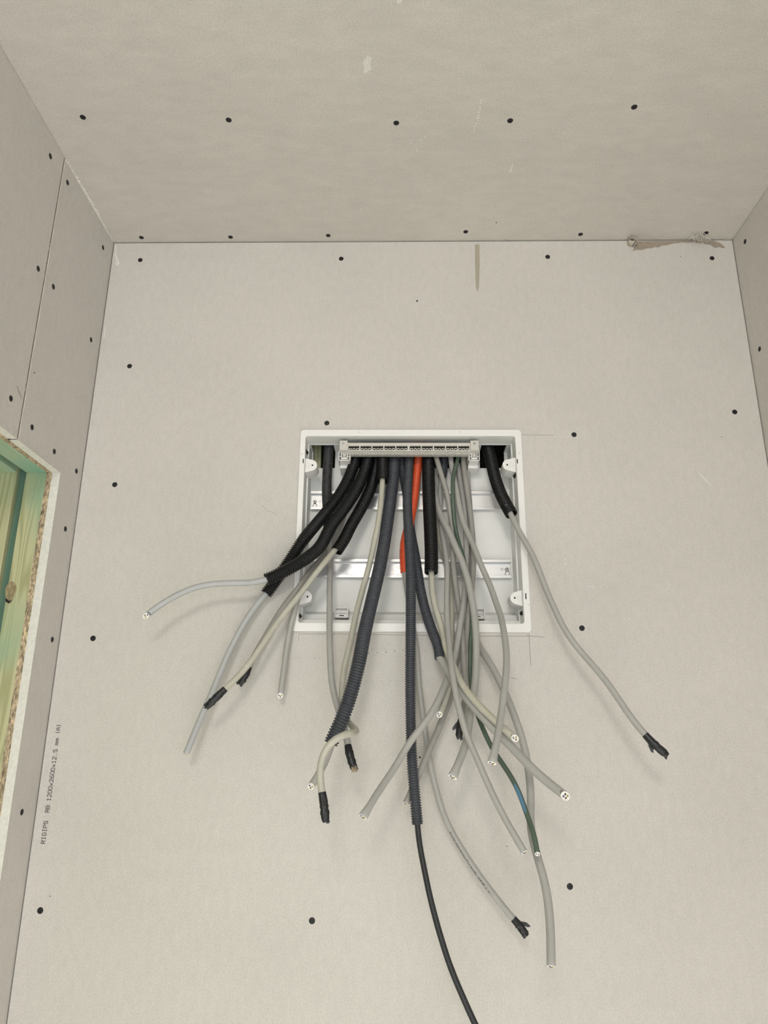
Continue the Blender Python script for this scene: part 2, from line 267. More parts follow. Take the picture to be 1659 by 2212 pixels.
'c_G': {'r': 0.0105, 'p': [(0.0516, 0.0489, 2.153), (0.0517, 0.0503, 2.1414), (0.0518, 0.0509, 2.1296), (0.0518, 0.0501, 2.1178), (0.0517, 0.0472, 2.1058), (0.0515, 0.0425, 2.0938), (0.0512, 0.0369, 2.0819), (0.0509, 0.031, 2.0701), (0.0506, 0.0256, 2.0583), (0.0504, 0.0209, 2.0466), (0.0504, 0.0169, 2.0348), (0.0504, 0.0136, 2.0229), (0.0505, 0.0106, 2.011), (0.0507, 0.0078, 1.999), (0.051, 0.0052, 1.987), (0.0513, 0.0026, 1.975), (0.0516, 0.0002, 1.963), (0.0519, -0.0022, 1.951), (0.0521, -0.0044, 1.939), (0.0523, -0.0066, 1.9269), (0.0522, -0.0087, 1.9148), (0.052, -0.0108, 1.9028), (0.0516, -0.0129, 1.8907), (0.0514, -0.014, 1.8847)]},
'c_sm': {'r': 0.00725, 'p': [(0.0786, 0.076, 2.1557), (0.0786, 0.0759, 2.1436), (0.0786, 0.0739, 2.132), (0.0786, 0.0687, 2.1217), (0.0787, 0.0617, 2.1122), (0.0786, 0.0554, 2.1021), (0.0782, 0.0511, 2.091), (0.077, 0.0481, 2.0792), (0.0752, 0.0454, 2.0672), (0.0741, 0.044, 2.0613)]},
'c_R': {'r': 0.01, 'p': [(0.152, 0.07, 2.1696), (0.152, 0.07, 2.1578), (0.152, 0.0682, 2.1466), (0.1519, 0.0634, 2.1365), (0.152, 0.0564, 2.1274), (0.1525, 0.0495, 2.118), (0.1534, 0.044, 2.1077), (0.1546, 0.0397, 2.0966), (0.1557, 0.0356, 2.0854), (0.1568, 0.0311, 2.0743), (0.1578, 0.0264, 2.0633), (0.159, 0.0216, 2.0523), (0.1605, 0.0167, 2.0414), (0.1624, 0.0118, 2.0306), (0.1646, 0.0068, 2.0199), (0.1674, 0.0017, 2.0093), (0.1705, -0.0035, 1.9989), (0.1739, -0.0087, 1.9886), (0.1775, -0.014, 1.9784)]},
'v_left': {'r': 0.0045, 'p': [(-0.1131, 0.038, 1.9788), (-0.1112, 0.0337, 1.9678), (-0.1097, 0.0306, 1.9564), (-0.1088, 0.0288, 1.9446), (-0.1082, 0.0276, 1.9327), (-0.1077, 0.0257, 1.9209), (-0.1071, 0.0224, 1.9094), (-0.1063, 0.0178, 1.8983), (-0.1056, 0.0125, 1.8875), (-0.1048, 0.0071, 1.8767), (-0.1041, 0.0017, 1.8659), (-0.1034, -0.0037, 1.8551), (-0.1027, -0.0091, 1.8443), (-0.1019, -0.0147, 1.8336), (-0.1012, -0.0205, 1.8229), (-0.1004, -0.0263, 1.8124), (-0.0996, -0.0321, 1.8017), (-0.0987, -0.0376, 1.791), (-0.0978, -0.0428, 1.7802), (-0.0968, -0.0474, 1.769), (-0.0958, -0.0514, 1.7577), (-0.0946, -0.0551, 1.7462), (-0.0933, -0.0588, 1.7348), (-0.0917, -0.0626, 1.7234), (-0.0896, -0.0665, 1.7122), (-0.0867, -0.0703, 1.7012), (-0.0832, -0.0741, 1.6904), (-0.0792, -0.0781, 1.6798), (-0.0752, -0.0826, 1.6694), (-0.0714, -0.0876, 1.6592), (-0.0681, -0.093, 1.6489), (-0.0652, -0.0987, 1.6384), (-0.0626, -0.1046, 1.628)]},
'v_A': {'r': 0.0046, 'p': [(-0.1881, -0.0111, 1.8712), (-0.1933, -0.0146, 1.861), (-0.1991, -0.0174, 1.8509), (-0.2057, -0.0192, 1.841), (-0.2125, -0.0202, 1.8311), (-0.2189, -0.0211, 1.8208), (-0.2248, -0.022, 1.8102), (-0.2302, -0.023, 1.7993), (-0.2354, -0.024, 1.7883), (-0.2402, -0.0251, 1.7771), (-0.2448, -0.0261, 1.7659), (-0.249, -0.0271, 1.7545), (-0.253, -0.0282, 1.743), (-0.2568, -0.0292, 1.7315), (-0.2605, -0.0302, 1.7199), (-0.2643, -0.0313, 1.7083), (-0.2683, -0.0323, 1.6968), (-0.2722, -0.0336, 1.6854), (-0.276, -0.0354, 1.6739), (-0.2796, -0.0375, 1.6625), (-0.283, -0.0399, 1.651), (-0.2863, -0.0424, 1.6395), (-0.2896, -0.0448, 1.628), (-0.2912, -0.046, 1.6223)]},
'v_B': {'r': 0.0045, 'p': [(-0.1753, -0.046, 1.8743), (-0.186, -0.0484, 1.8691), (-0.197, -0.0508, 1.8649), (-0.2084, -0.0532, 1.8619), (-0.2201, -0.0552, 1.8601), (-0.2321, -0.0568, 1.8594), (-0.2441, -0.0582, 1.8589), (-0.2561, -0.0595, 1.8582), (-0.268, -0.0609, 1.8569), (-0.2792, -0.0622, 1.8549), (-0.2881, -0.0636, 1.8526), (-0.2943, -0.0651, 1.8504), (-0.3006, -0.0665, 1.8475), (-0.3092, -0.0679, 1.8432), (-0.3192, -0.0693, 1.8377), (-0.3292, -0.0707, 1.8312), (-0.3389, -0.0721, 1.8241), (-0.3481, -0.0735, 1.8163), (-0.3568, -0.075, 1.808)]},
'cream': {'r': 0.0044, 'p': [(-0.0858, 0.004, 1.9394), (-0.0913, -0.0023, 1.9306), (-0.0969, -0.0082, 1.9217), (-0.1027, -0.0134, 1.9124), (-0.1088, -0.0177, 1.903), (-0.1153, -0.021, 1.8933), (-0.1219, -0.0235, 1.8835), (-0.1286, -0.0255, 1.8736), (-0.1352, -0.0275, 1.8636), (-0.1417, -0.0295, 1.8535), (-0.1483, -0.0316, 1.8436), (-0.1552, -0.0338, 1.8339), (-0.162, -0.0361, 1.8241), (-0.1685, -0.0386, 1.8142), (-0.1746, -0.0413, 1.8041), (-0.1806, -0.0441, 1.7939), (-0.1864, -0.0469, 1.7837), (-0.1922, -0.0498, 1.7733), (-0.1978, -0.0526, 1.763), (-0.2036, -0.0555, 1.7527), (-0.2098, -0.0584, 1.7428), (-0.2166, -0.0614, 1.7332), (-0.2239, -0.0644, 1.724), (-0.2315, -0.0674, 1.7151), (-0.2394, -0.0705, 1.7063), (-0.2433, -0.072, 1.702)]},
'grey2': {'r': 0.0044, 'p': [(-0.0743, 0.0425, 2.0508), (-0.0773, 0.041, 2.0392), (-0.0803, 0.0403, 2.0278), (-0.0833, 0.0404, 2.0167), (-0.0862, 0.0408, 2.0056), (-0.089, 0.041, 1.9945), (-0.0919, 0.0411, 1.9835), (-0.0953, 0.0412, 1.9726), (-0.0991, 0.041, 1.9618), (-0.1034, 0.0405, 1.9511), (-0.1081, 0.039, 1.9406), (-0.1134, 0.0359, 1.9302), (-0.1192, 0.0305, 1.9201), (-0.1252, 0.0228, 1.91), (-0.1311, 0.0129, 1.8995), (-0.1364, 0.0018, 1.8886), (-0.1409, -0.0089, 1.8775), (-0.1454, -0.0164, 1.8669), (-0.1509, -0.0195, 1.8575), (-0.1574, -0.019, 1.8491), (-0.1642, -0.0167, 1.841), (-0.1707, -0.0146, 1.8325), (-0.1766, -0.0135, 1.8234), (-0.182, -0.0137, 1.8138), (-0.1873, -0.0147, 1.8038), (-0.1926, -0.0159, 1.7935), (-0.1978, -0.0173, 1.783), (-0.2032, -0.0189, 1.7724), (-0.2083, -0.0207, 1.7617), (-0.2128, -0.0228, 1.7508), (-0.2166, -0.0249, 1.7397), (-0.2183, -0.026, 1.734)]},
'grey3': {'r': 0.0044, 'p': [(-0.0731, 0.0546, 2.0578), (-0.0762, 0.0518, 2.0453), (-0.0792, 0.0504, 2.0334), (-0.0821, 0.0501, 2.0218), (-0.0849, 0.0502, 2.0104), (-0.0877, 0.0504, 1.9991), (-0.0906, 0.0506, 1.9877), (-0.0939, 0.0506, 1.9764), (-0.0975, 0.0507, 1.9653), (-0.1015, 0.0507, 1.9542), (-0.1058, 0.0504, 1.9434), (-0.1104, 0.0491, 1.9327), (-0.1153, 0.0459, 1.9223), (-0.1205, 0.0403, 1.9121), (-0.1259, 0.0321, 1.9018), (-0.1314, 0.0216, 1.8913), (-0.1368, 0.0097, 1.8807), (-0.1417, -0.0015, 1.8702), (-0.146, -0.0088, 1.8603), (-0.1492, -0.0117, 1.8509), (-0.1516, -0.0123, 1.8414), (-0.1537, -0.0121, 1.8317), (-0.1559, -0.0118, 1.8215), (-0.158, -0.0118, 1.811), (-0.1599, -0.0121, 1.8002), (-0.1615, -0.013, 1.7892), (-0.1628, -0.0142, 1.7778), (-0.1638, -0.0157, 1.7663), (-0.1646, -0.0174, 1.7546), (-0.1652, -0.0194, 1.7428), (-0.1659, -0.0217, 1.7309), (-0.1666, -0.0241, 1.7191), (-0.1673, -0.0267, 1.7073), (-0.1677, -0.028, 1.7013)]},
'loopc': {'r': 0.0044, 'p': [(-0.0246, 0.015, 2.0492), (-0.0249, 0.0133, 2.0374), (-0.0254, 0.0112, 2.0256), (-0.0261, 0.0087, 2.0139), (-0.0269, 0.006, 2.0022), (-0.0279, 0.0034, 1.9906), (-0.0291, 0.0008, 1.9789), (-0.0305, -0.0017, 1.9672), (-0.0322, -0.004, 1.9556), (-0.0343, -0.0061, 1.944), (-0.0363, -0.0081, 1.9323), (-0.0384, -0.0101, 1.9207), (-0.0405, -0.0121, 1.909), (-0.0428, -0.0141, 1.8974), (-0.0453, -0.0161, 1.8859), (-0.0481, -0.0181, 1.8744), (-0.0509, -0.0203, 1.8629), (-0.0535, -0.0228, 1.8515), (-0.0561, -0.0256, 1.8401), (-0.0585, -0.0286, 1.8288), (-0.0608, -0.0318, 1.8174), (-0.0628, -0.0351, 1.8061), (-0.0646, -0.0383, 1.7946), (-0.0663, -0.0415, 1.7832), (-0.0683, -0.0443, 1.7718), (-0.0707, -0.0468, 1.7603), (-0.0732, -0.0491, 1.7488), (-0.075, -0.0514, 1.7372), (-0.0762, -0.0537, 1.7255), (-0.0769, -0.056, 1.7138), (-0.077, -0.0584, 1.7021), (-0.0762, -0.0613, 1.6906), (-0.0741, -0.0653, 1.6799), (-0.0703, -0.0705, 1.6707), (-0.0653, -0.0775, 1.6639), (-0.0606, -0.0865, 1.6597), (-0.0571, -0.0973, 1.6571), (-0.0547, -0.1087, 1.6551), (-0.0533, -0.1204, 1.6534), (-0.0531, -0.1322, 1.6519), (-0.0548, -0.1436, 1.6509), (-0.0591, -0.1537, 1.65), (-0.0661, -0.1609, 1.648), (-0.0748, -0.1646, 1.6435), (-0.083, -0.1658, 1.6363), (-0.0889, -0.1661, 1.6268), (-0.0921, -0.1665, 1.6158), (-0.0928, -0.1673, 1.6041), (-0.0917, -0.1683, 1.5924), (-0.0894, -0.1694, 1.5807), (-0.0881, -0.17, 1.5749)]},
'v_D': {'r': 0.00475, 'p': [(-0.0816, -0.104, 1.6497), (-0.0852, -0.106, 1.6384), (-0.0885, -0.1091, 1.6272), (-0.0922, -0.113, 1.6164), (-0.0968, -0.1172, 1.606), (-0.1023, -0.1212, 1.5959), (-0.1083, -0.125, 1.5861)]},
'v_F': {'r': 0.00375, 'p': [(0.025, -0.058, 1.5616), (0.026, -0.0582, 1.5496), (0.0269, -0.0595, 1.5378), (0.028, -0.0623, 1.5262), (0.0294, -0.0659, 1.5148), (0.0313, -0.0695, 1.5034), (0.0336, -0.0727, 1.492), (0.036, -0.0759, 1.4805), (0.0384, -0.0791, 1.4691), (0.041, -0.0825, 1.4577), (0.0439, -0.0859, 1.4465), (0.047, -0.0893, 1.4353), (0.0503, -0.0925, 1.4241), (0.0539, -0.095, 1.4128), (0.0577, -0.0969, 1.4015), (0.0617, -0.0984, 1.3902), (0.0662, -0.0997, 1.379), (0.071, -0.1011, 1.368), (0.0762, -0.1025, 1.3571), (0.0815, -0.104, 1.3463), (0.0869, -0.1055, 1.3355), (0.0925, -0.107, 1.3249), (0.0983, -0.1085, 1.3143), (0.1042, -0.11, 1.3039)]},
'a': {'r': 0.0043, 'p': [(0.0626, 0.0385, 2.145), (0.0627, 0.0398, 2.1336), (0.0627, 0.0398, 2.1222), (0.0628, 0.0378, 2.1111), (0.0633, 0.0336, 2.1), (0.0645, 0.0286, 2.0889), (0.0665, 0.0243, 2.0776), (0.0689, 0.021, 2.0661), (0.0717, 0.0187, 2.0545), (0.0747, 0.0172, 2.043), (0.0777, 0.0167, 2.0314), (0.0804, 0.0169, 2.0199), (0.0826, 0.0175, 2.0084), (0.0842, 0.0185, 1.9968), (0.0855, 0.0198, 1.9853), (0.0866, 0.0208, 1.9737), (0.0873, 0.0205, 1.9618), (0.0873, 0.0174, 1.9493), (0.0869, 0.0136, 1.9366), (0.0867, 0.0101, 1.9241), (0.0867, 0.0072, 1.9118), (0.0871, 0.0048, 1.8996), (0.0877, 0.003, 1.8875), (0.0886, 0.0013, 1.8755), (0.0898, -0.0004, 1.8636), (0.0911, -0.0024, 1.8516), (0.0924, -0.005, 1.8395), (0.0936, -0.0084, 1.8273), (0.0945, -0.0128, 1.8151), (0.0951, -0.0173, 1.803), (0.0956, -0.0203, 1.7912), (0.096, -0.0216, 1.7795), (0.0964, -0.0219, 1.7678), (0.0969, -0.0221, 1.7561), (0.0975, -0.0226, 1.7443), (0.0981, -0.0237, 1.7325), (0.0982, -0.0255, 1.7207), (0.0975, -0.0284, 1.7092), (0.0961, -0.0323, 1.698), (0.0941, -0.0372, 1.6872), (0.0914, -0.0425, 1.6767), (0.0884, -0.048, 1.6664)]},
'b': {'r': 0.0051, 'p': [(0.059, 0.0451, 2.0513), (0.0605, 0.0405, 2.04), (0.0618, 0.0358, 2.0289), (0.0628, 0.0312, 2.018), (0.0642, 0.0268, 2.0071), (0.0663, 0.0224, 1.9964), (0.0691, 0.0177, 1.9859), (0.0726, 0.0126, 1.9758), (0.0765, 0.0074, 1.9658), (0.0804, 0.0024, 1.9556), (0.0841, -0.002, 1.9451), (0.0875, -0.006, 1.9343), (0.0912, -0.0096, 1.9235), (0.095, -0.0128, 1.9126), (0.0987, -0.0156, 1.9015), (0.1018, -0.0182, 1.8902), (0.1045, -0.0208, 1.8787), (0.1067, -0.0235, 1.8672), (0.1085, -0.0264, 1.8556), (0.11, -0.0295, 1.844), (0.1112, -0.0327, 1.8324), (0.1123, -0.0358, 1.8208), (0.113, -0.0389, 1.8093), (0.1132, -0.0421, 1.7978), (0.1131, -0.0452, 1.7862), (0.1128, -0.048, 1.7745), (0.1123, -0.0506, 1.7628), (0.1115, -0.0531, 1.751), (0.1105, -0.0556, 1.7393), (0.1093, -0.0582, 1.7276), (0.1076, -0.0609, 1.716), (0.1055, -0.0641, 1.7046), (0.1029, -0.0679, 1.6935), (0.1002, -0.0723, 1.6827), (0.0979, -0.0774, 1.6721), (0.096, -0.0829, 1.6616), (0.094, -0.0885, 1.6512), (0.0911, -0.0941, 1.6411), (0.0872, -0.0998, 1.6313), (0.0826, -0.1055, 1.6218), (0.0778, -0.1112, 1.6124), (0.0728, -0.1171, 1.6031), (0.0702, -0.12, 1.5985)]},
'c': {'r': 0.0041, 'p': [(0.0733, 0.0463, 2.0666), (0.0719, 0.0446, 2.055), (0.0709, 0.0428, 2.0434), (0.0704, 0.0408, 2.0317), (0.0701, 0.0387, 2.0198), (0.0699, 0.0364, 2.0079), (0.0699, 0.0338, 1.996), (0.0701, 0.031, 1.9841), (0.0707, 0.0278, 1.9724), (0.0715, 0.0244, 1.9609), (0.0727, 0.0208, 1.9494), (0.074, 0.0171, 1.938), (0.0752, 0.0134, 1.9267), (0.0762, 0.0095, 1.9154), (0.0767, 0.0051, 1.9042), (0.0766, 0.0003, 1.8932), (0.0761, -0.0047, 1.8823), (0.0754, -0.0097, 1.8714), (0.0747, -0.0147, 1.8605), (0.074, -0.0197, 1.8495), (0.0735, -0.0248, 1.8386), (0.0731, -0.0299, 1.8276), (0.0727, -0.0351, 1.8167), (0.0726, -0.0407, 1.8059), (0.0727, -0.047, 1.7954), (0.073, -0.0539, 1.7852), (0.0731, -0.0612, 1.7752), (0.0731, -0.0686, 1.7653), (0.0732, -0.0759, 1.7553), (0.0736, -0.083, 1.7452), (0.0741, -0.0898, 1.7352), (0.0749, -0.096, 1.7252), (0.0759, -0.1012, 1.715), (0.0773, -0.1054, 1.7044), (0.0791, -0.1091, 1.6934), (0.0811, -0.1128, 1.6824), (0.0834, -0.1166, 1.6714), (0.086, -0.1202, 1.6604), (0.0893, -0.1235, 1.6494), (0.0933, -0.1266, 1.6386), (0.0977, -0.1297, 1.6279), (0.102, -0.1329, 1.6171), (0.1063, -0.1361, 1.6064), (0.1106, -0.1393, 1.5956), (0.1151, -0.1426, 1.585), (0.1197, -0.1459, 1.5744), (0.1247, -0.1493, 1.564), (0.1299, -0.1527, 1.5537), (0.1353, -0.1562, 1.5435), (0.1409, -0.1597, 1.5335), (0.1466, -0.1632, 1.5235), (0.1495, -0.165, 1.5186)]},
'x': {'r': 0.0045, 'p': [(0.0519, -0.008, 1.8932), (0.0519, -0.0115, 1.8815), (0.0519, -0.0151, 1.8699), (0.0524, -0.0187, 1.8583), (0.0535, -0.0224, 1.8469), (0.0553, -0.0261, 1.8355), (0.0577, -0.0298, 1.8242), (0.0604, -0.0335, 1.813), (0.0632, -0.0371, 1.8019), (0.0655, -0.041, 1.7916), (0.0668, -0.0461, 1.7827), (0.0676, -0.0519, 1.7748), (0.0693, -0.0573, 1.766), (0.0721, -0.0625, 1.7566), (0.0753, -0.0689, 1.7476), (0.0781, -0.0766, 1.7392), (0.0806, -0.0849, 1.731), (0.0835, -0.0931, 1.7223), (0.0875, -0.1007, 1.7134), (0.093, -0.1071, 1.7043), (0.0997, -0.1123, 1.6952), (0.1071, -0.1166, 1.6864), (0.115, -0.1204, 1.6779), (0.1232, -0.1241, 1.6697), (0.1317, -0.1278, 1.6617), (0.1402, -0.1314, 1.6539), (0.1489, -0.135, 1.6461)]},
'y': {'r': 0.0055, 'p': [(0.0591, -0.0482, 1.7569), (0.0644, -0.0534, 1.7474), (0.0692, -0.0595, 1.7383), (0.0732, -0.0669, 1.7299), (0.077, -0.075, 1.722), (0.0812, -0.0829, 1.7141), (0.0863, -0.0897, 1.7058), (0.0923, -0.0952, 1.6972), (0.0991, -0.0996, 1.6883), (0.1063, -0.1035, 1.6794), (0.1137, -0.1071, 1.6706), (0.1212, -0.1106, 1.6618), (0.1289, -0.1142, 1.6532), (0.1366, -0.1183, 1.645), (0.1442, -0.123, 1.6369), (0.1514, -0.1282, 1.6287), (0.1585, -0.1336, 1.6206), (0.1657, -0.1392, 1.6126), (0.1732, -0.1448, 1.6049), (0.181, -0.1505, 1.5976), (0.189, -0.1562, 1.5907), (0.1972, -0.1621, 1.584), (0.2012, -0.165, 1.5806)]},
'd': {'r': 0.0044, 'p': [(0.0604, 0.0506, 2.0019), (0.062, 0.0498, 1.9907), (0.0635, 0.0487, 1.9793), (0.065, 0.0473, 1.9679), (0.0669, 0.0452, 1.9566), (0.0696, 0.0424, 1.9454), (0.0727, 0.0395, 1.9344), (0.076, 0.0369, 1.9231), (0.079, 0.0343, 1.9118), (0.0814, 0.0311, 1.9004), (0.0828, 0.0272, 1.889), (0.0834, 0.0227, 1.8776), (0.0834, 0.0176, 1.8662), (0.083, 0.012, 1.8547), (0.0825, 0.0057, 1.8431), (0.0818, -0.0009, 1.8316), (0.0812, -0.0071, 1.8203), (0.0806, -0.0119, 1.8093), (0.0803, -0.0153, 1.7986), (0.08, -0.0186, 1.7883), (0.0798, -0.0224, 1.7781), (0.0793, -0.0262, 1.7675), (0.0783, -0.0294, 1.7565), (0.0771, -0.0326, 1.7451), (0.0756, -0.0362, 1.7339), (0.0739, -0.0407, 1.7229), (0.0717, -0.0456, 1.7121), (0.0688, -0.0505, 1.7016), (0.065, -0.0552, 1.6912), (0.0605, -0.0598, 1.681), (0.0581, -0.062, 1.6759)]},
'e': {'r': 0.0046, 'p': [(0.101, 0.046, 2.0852), (0.102, 0.0447, 2.0732), (0.1032, 0.0431, 2.0613), (0.1045, 0.0411, 2.0494), (0.1057, 0.0387, 2.0377), (0.1067, 0.036, 2.0259), (0.1075, 0.0333, 2.0142), (0.1081, 0.0308, 2.0024), (0.1087, 0.0287, 1.9906), (0.109, 0.0265, 1.9787), (0.1092, 0.0241, 1.9668), (0.1092, 0.0215, 1.955), (0.1091, 0.019, 1.9431), (0.1087, 0.0166, 1.9312), (0.108, 0.0143, 1.9193), (0.1071, 0.0119, 1.9074), (0.106, 0.0092, 1.8954), (0.1049, 0.0061, 1.8834), (0.1039, 0.002, 1.8715), (0.1028, -0.0031, 1.8596), (0.1013, -0.0086, 1.8478), (0.0992, -0.0139, 1.8363), (0.0969, -0.0188, 1.8252), (0.0945, -0.0231, 1.8144), (0.0923, -0.027, 1.8039), (0.0903, -0.0303, 1.7935), (0.0882, -0.0332, 1.783), (0.0858, -0.0361, 1.7723), (0.0831, -0.0395, 1.7616), (0.0801, -0.0435, 1.7509), (0.0767, -0.0481, 1.7406), (0.0728, -0.0531, 1.7304), (0.0685, -0.0581, 1.7202), (0.0639, -0.0629, 1.7101), (0.0591, -0.0676, 1.7), (0.0539, -0.0723, 1.6901), (0.0482, -0.0767, 1.6804), (0.0417, -0.0805, 1.671), (0.0345, -0.0836, 1.6618), (0.0271, -0.0861, 1.6526), (0.0198, -0.0885, 1.6433), (0.013, -0.0908, 1.6337), (0.0067, -0.0936, 1.6238), (0.0008, -0.0975, 1.6143), (-0.0051, -0.1029, 1.6055), (-0.011, -0.1096, 1.5974), (-0.0168, -0.1168, 1.5896), (-0.0224, -0.1241, 1.5818), (-0.0279, -0.1315, 1.5739), (-0.0332, -0.1389, 1.5659), (-0.0385, -0.1463, 1.5579), (-0.0411, -0.15, 1.5539)]},
'f': {'r': 0.0044, 'p': [(0.0884, 0.0405, 2.1456), (0.0884, 0.0406, 2.1336), (0.0884, 0.0401, 2.1218), (0.0885, 0.0385, 2.1101), (0.0886, 0.0361, 2.0986), (0.0889, 0.0337, 2.0871), (0.0897, 0.0314, 2.0756), (0.0909, 0.0291, 2.0641), (0.0925, 0.0264, 2.0525), (0.0942, 0.0233, 2.0408), (0.0957, 0.0199, 2.029), (0.0969, 0.0164, 2.0172), (0.0981, 0.013, 2.0054), (0.0995, 0.0097, 1.9938), (0.1014, 0.0064, 1.9823), (0.1039, 0.0031, 1.9709), (0.107, -0.0003, 1.9598), (0.1104, -0.0042, 1.949), (0.1137, -0.0088, 1.9385), (0.1165, -0.0142, 1.9282), (0.1191, -0.0196, 1.9178), (0.1218, -0.0247, 1.9072), (0.1245, -0.0297, 1.8966), (0.1275, -0.0347, 1.8861), (0.1307, -0.0398, 1.8757), (0.1337, -0.0451, 1.8653), (0.1364, -0.0505, 1.8549), (0.1386, -0.0563, 1.8446), (0.1404, -0.0624, 1.8344), (0.1421, -0.0689, 1.8247), (0.1436, -0.0763, 1.8158), (0.1445, -0.0844, 1.8073), (0.1447, -0.0926, 1.7986), (0.1447, -0.1004, 1.7895), (0.1448, -0.1076, 1.7799), (0.1447, -0.1145, 1.7701), (0.1444, -0.1214, 1.7602), (0.1436, -0.1283, 1.7504), (0.1423, -0.1351, 1.7406), (0.1405, -0.1415, 1.7306), (0.1385, -0.1473, 1.7203), (0.1361, -0.1528, 1.7098), (0.1337, -0.1582, 1.6994), (0.1312, -0.1638, 1.689), (0.1286, -0.1694, 1.6787), (0.1259, -0.1752, 1.6685), (0.1231, -0.181, 1.6583), (0.1201, -0.1869, 1.6482), (0.1169, -0.1929, 1.6383), (0.1136, -0.1989, 1.6284), (0.1102, -0.205, 1.6186)]},
'g': {'r': 0.0045, 'p': [(0.1095, 0.0421, 2.1478), (0.1096, 0.0426, 2.136), (0.1096, 0.0426, 2.124), (0.1096, 0.0416, 2.1119), (0.1096, 0.0398, 2.0998), (0.1097, 0.0373, 2.0876), (0.11, 0.0346, 2.0756), (0.1106, 0.032, 2.0636), (0.1116, 0.0296, 2.0517), (0.1128, 0.0279, 2.0398), (0.114, 0.0266, 2.0278), (0.1152, 0.0256, 2.0158), (0.1163, 0.0246, 2.0038), (0.1172, 0.0236, 1.9918), (0.118, 0.0226, 1.9798), (0.1187, 0.0216, 1.9678), (0.1193, 0.0205, 1.9558), (0.1196, 0.0194, 1.9439), (0.1197, 0.018, 1.9319), (0.1195, 0.0162, 1.92), (0.1189, 0.0141, 1.9081), (0.1179, 0.0117, 1.8962), (0.1167, 0.0089, 1.8844), (0.115, 0.0052, 1.8725), (0.113, 0.0001, 1.8605), (0.1109, -0.0059, 1.8484), (0.1088, -0.0122, 1.8361), (0.107, -0.0172, 1.8239), (0.1054, -0.0189, 1.8121), (0.1041, -0.0173, 1.8009), (0.1027, -0.0147, 1.7897), (0.1009, -0.0128, 1.7784), (0.0985, -0.012, 1.7671), (0.0953, -0.0122, 1.7557), (0.0917, -0.0134, 1.7444), (0.0878, -0.0154, 1.7332), (0.0839, -0.0178, 1.7221), (0.08, -0.0207, 1.711), (0.0761, -0.0237, 1.7), (0.0719, -0.0264, 1.6891), (0.0673, -0.0286, 1.6782), (0.0626, -0.0304, 1.6673), (0.0578, -0.0323, 1.6564), (0.0528, -0.0345, 1.6457), (0.0476, -0.037, 1.6351), (0.0424, -0.0396, 1.6247), (0.0374, -0.0421, 1.6142), (0.0326, -0.0444, 1.6035), (0.0277, -0.0465, 1.5929), (0.0226, -0.0489, 1.5824), (0.0173, -0.0517, 1.5719), (0.012, -0.0551, 1.5616)]},
'green': {'r': 0.0033, 'p': [(0.1022, 0.038, 2.1442), (0.1023, 0.0389, 2.1326), (0.1025, 0.0387, 2.1211), (0.1024, 0.0367, 2.1098), (0.1017, 0.0328, 2.0984), (0.0996, 0.0285, 2.0869), (0.0966, 0.0246, 2.0753), (0.0934, 0.0212, 2.0637), (0.0911, 0.0183, 2.0521), (0.0897, 0.0158, 2.0404), (0.0891, 0.0138, 2.0286), (0.0889, 0.0123, 2.0169), (0.089, 0.0117, 2.0051), (0.0895, 0.012, 1.9933), (0.0902, 0.0131, 1.9817), (0.0915, 0.0148, 1.9704), (0.0932, 0.016, 1.9591), (0.0954, 0.0147, 1.9473), (0.0978, 0.0118, 1.9352), (0.1004, 0.0084, 1.9233), (0.1027, 0.0051, 1.9114), (0.1047, 0.0016, 1.8996), (0.1064, -0.002, 1.8878), (0.1079, -0.0061, 1.8759), (0.109, -0.0107, 1.864), (0.1098, -0.0156, 1.8519), (0.1102, -0.0204, 1.8398), (0.1104, -0.0244, 1.8279), (0.1102, -0.0271, 1.8163), (0.1096, -0.0289, 1.8052), (0.1085, -0.0305, 1.7943), (0.1073, -0.0323, 1.7834), (0.1061, -0.0341, 1.7723), (0.1051, -0.0359, 1.7608), (0.1045, -0.0378, 1.7491), (0.1041, -0.0402, 1.7374), (0.1041, -0.0434, 1.7259), (0.1044, -0.0474, 1.7147), (0.1052, -0.0526, 1.704), (0.1064, -0.0585, 1.6937), (0.1081, -0.0642, 1.6837), (0.1101, -0.0692, 1.6747), (0.1118, -0.0738, 1.6679), (0.1136, -0.0781, 1.6618), (0.1164, -0.0824, 1.6539), (0.1202, -0.0866, 1.6441), (0.1248, -0.0911, 1.6341), (0.1301, -0.0959, 1.6244), (0.1358, -0.1008, 1.6151), (0.1415, -0.1059, 1.6058), (0.1466, -0.1114, 1.5964), (0.1507, -0.1174, 1.587), (0.1539, -0.1237, 1.5773), (0.1565, -0.1301, 1.5675), (0.159, -0.1365, 1.5576), (0.1615, -0.1426, 1.5475), (0.1636, -0.1485, 1.5373), (0.1649, -0.1543, 1.5268), (0.1654, -0.16, 1.5163)]},
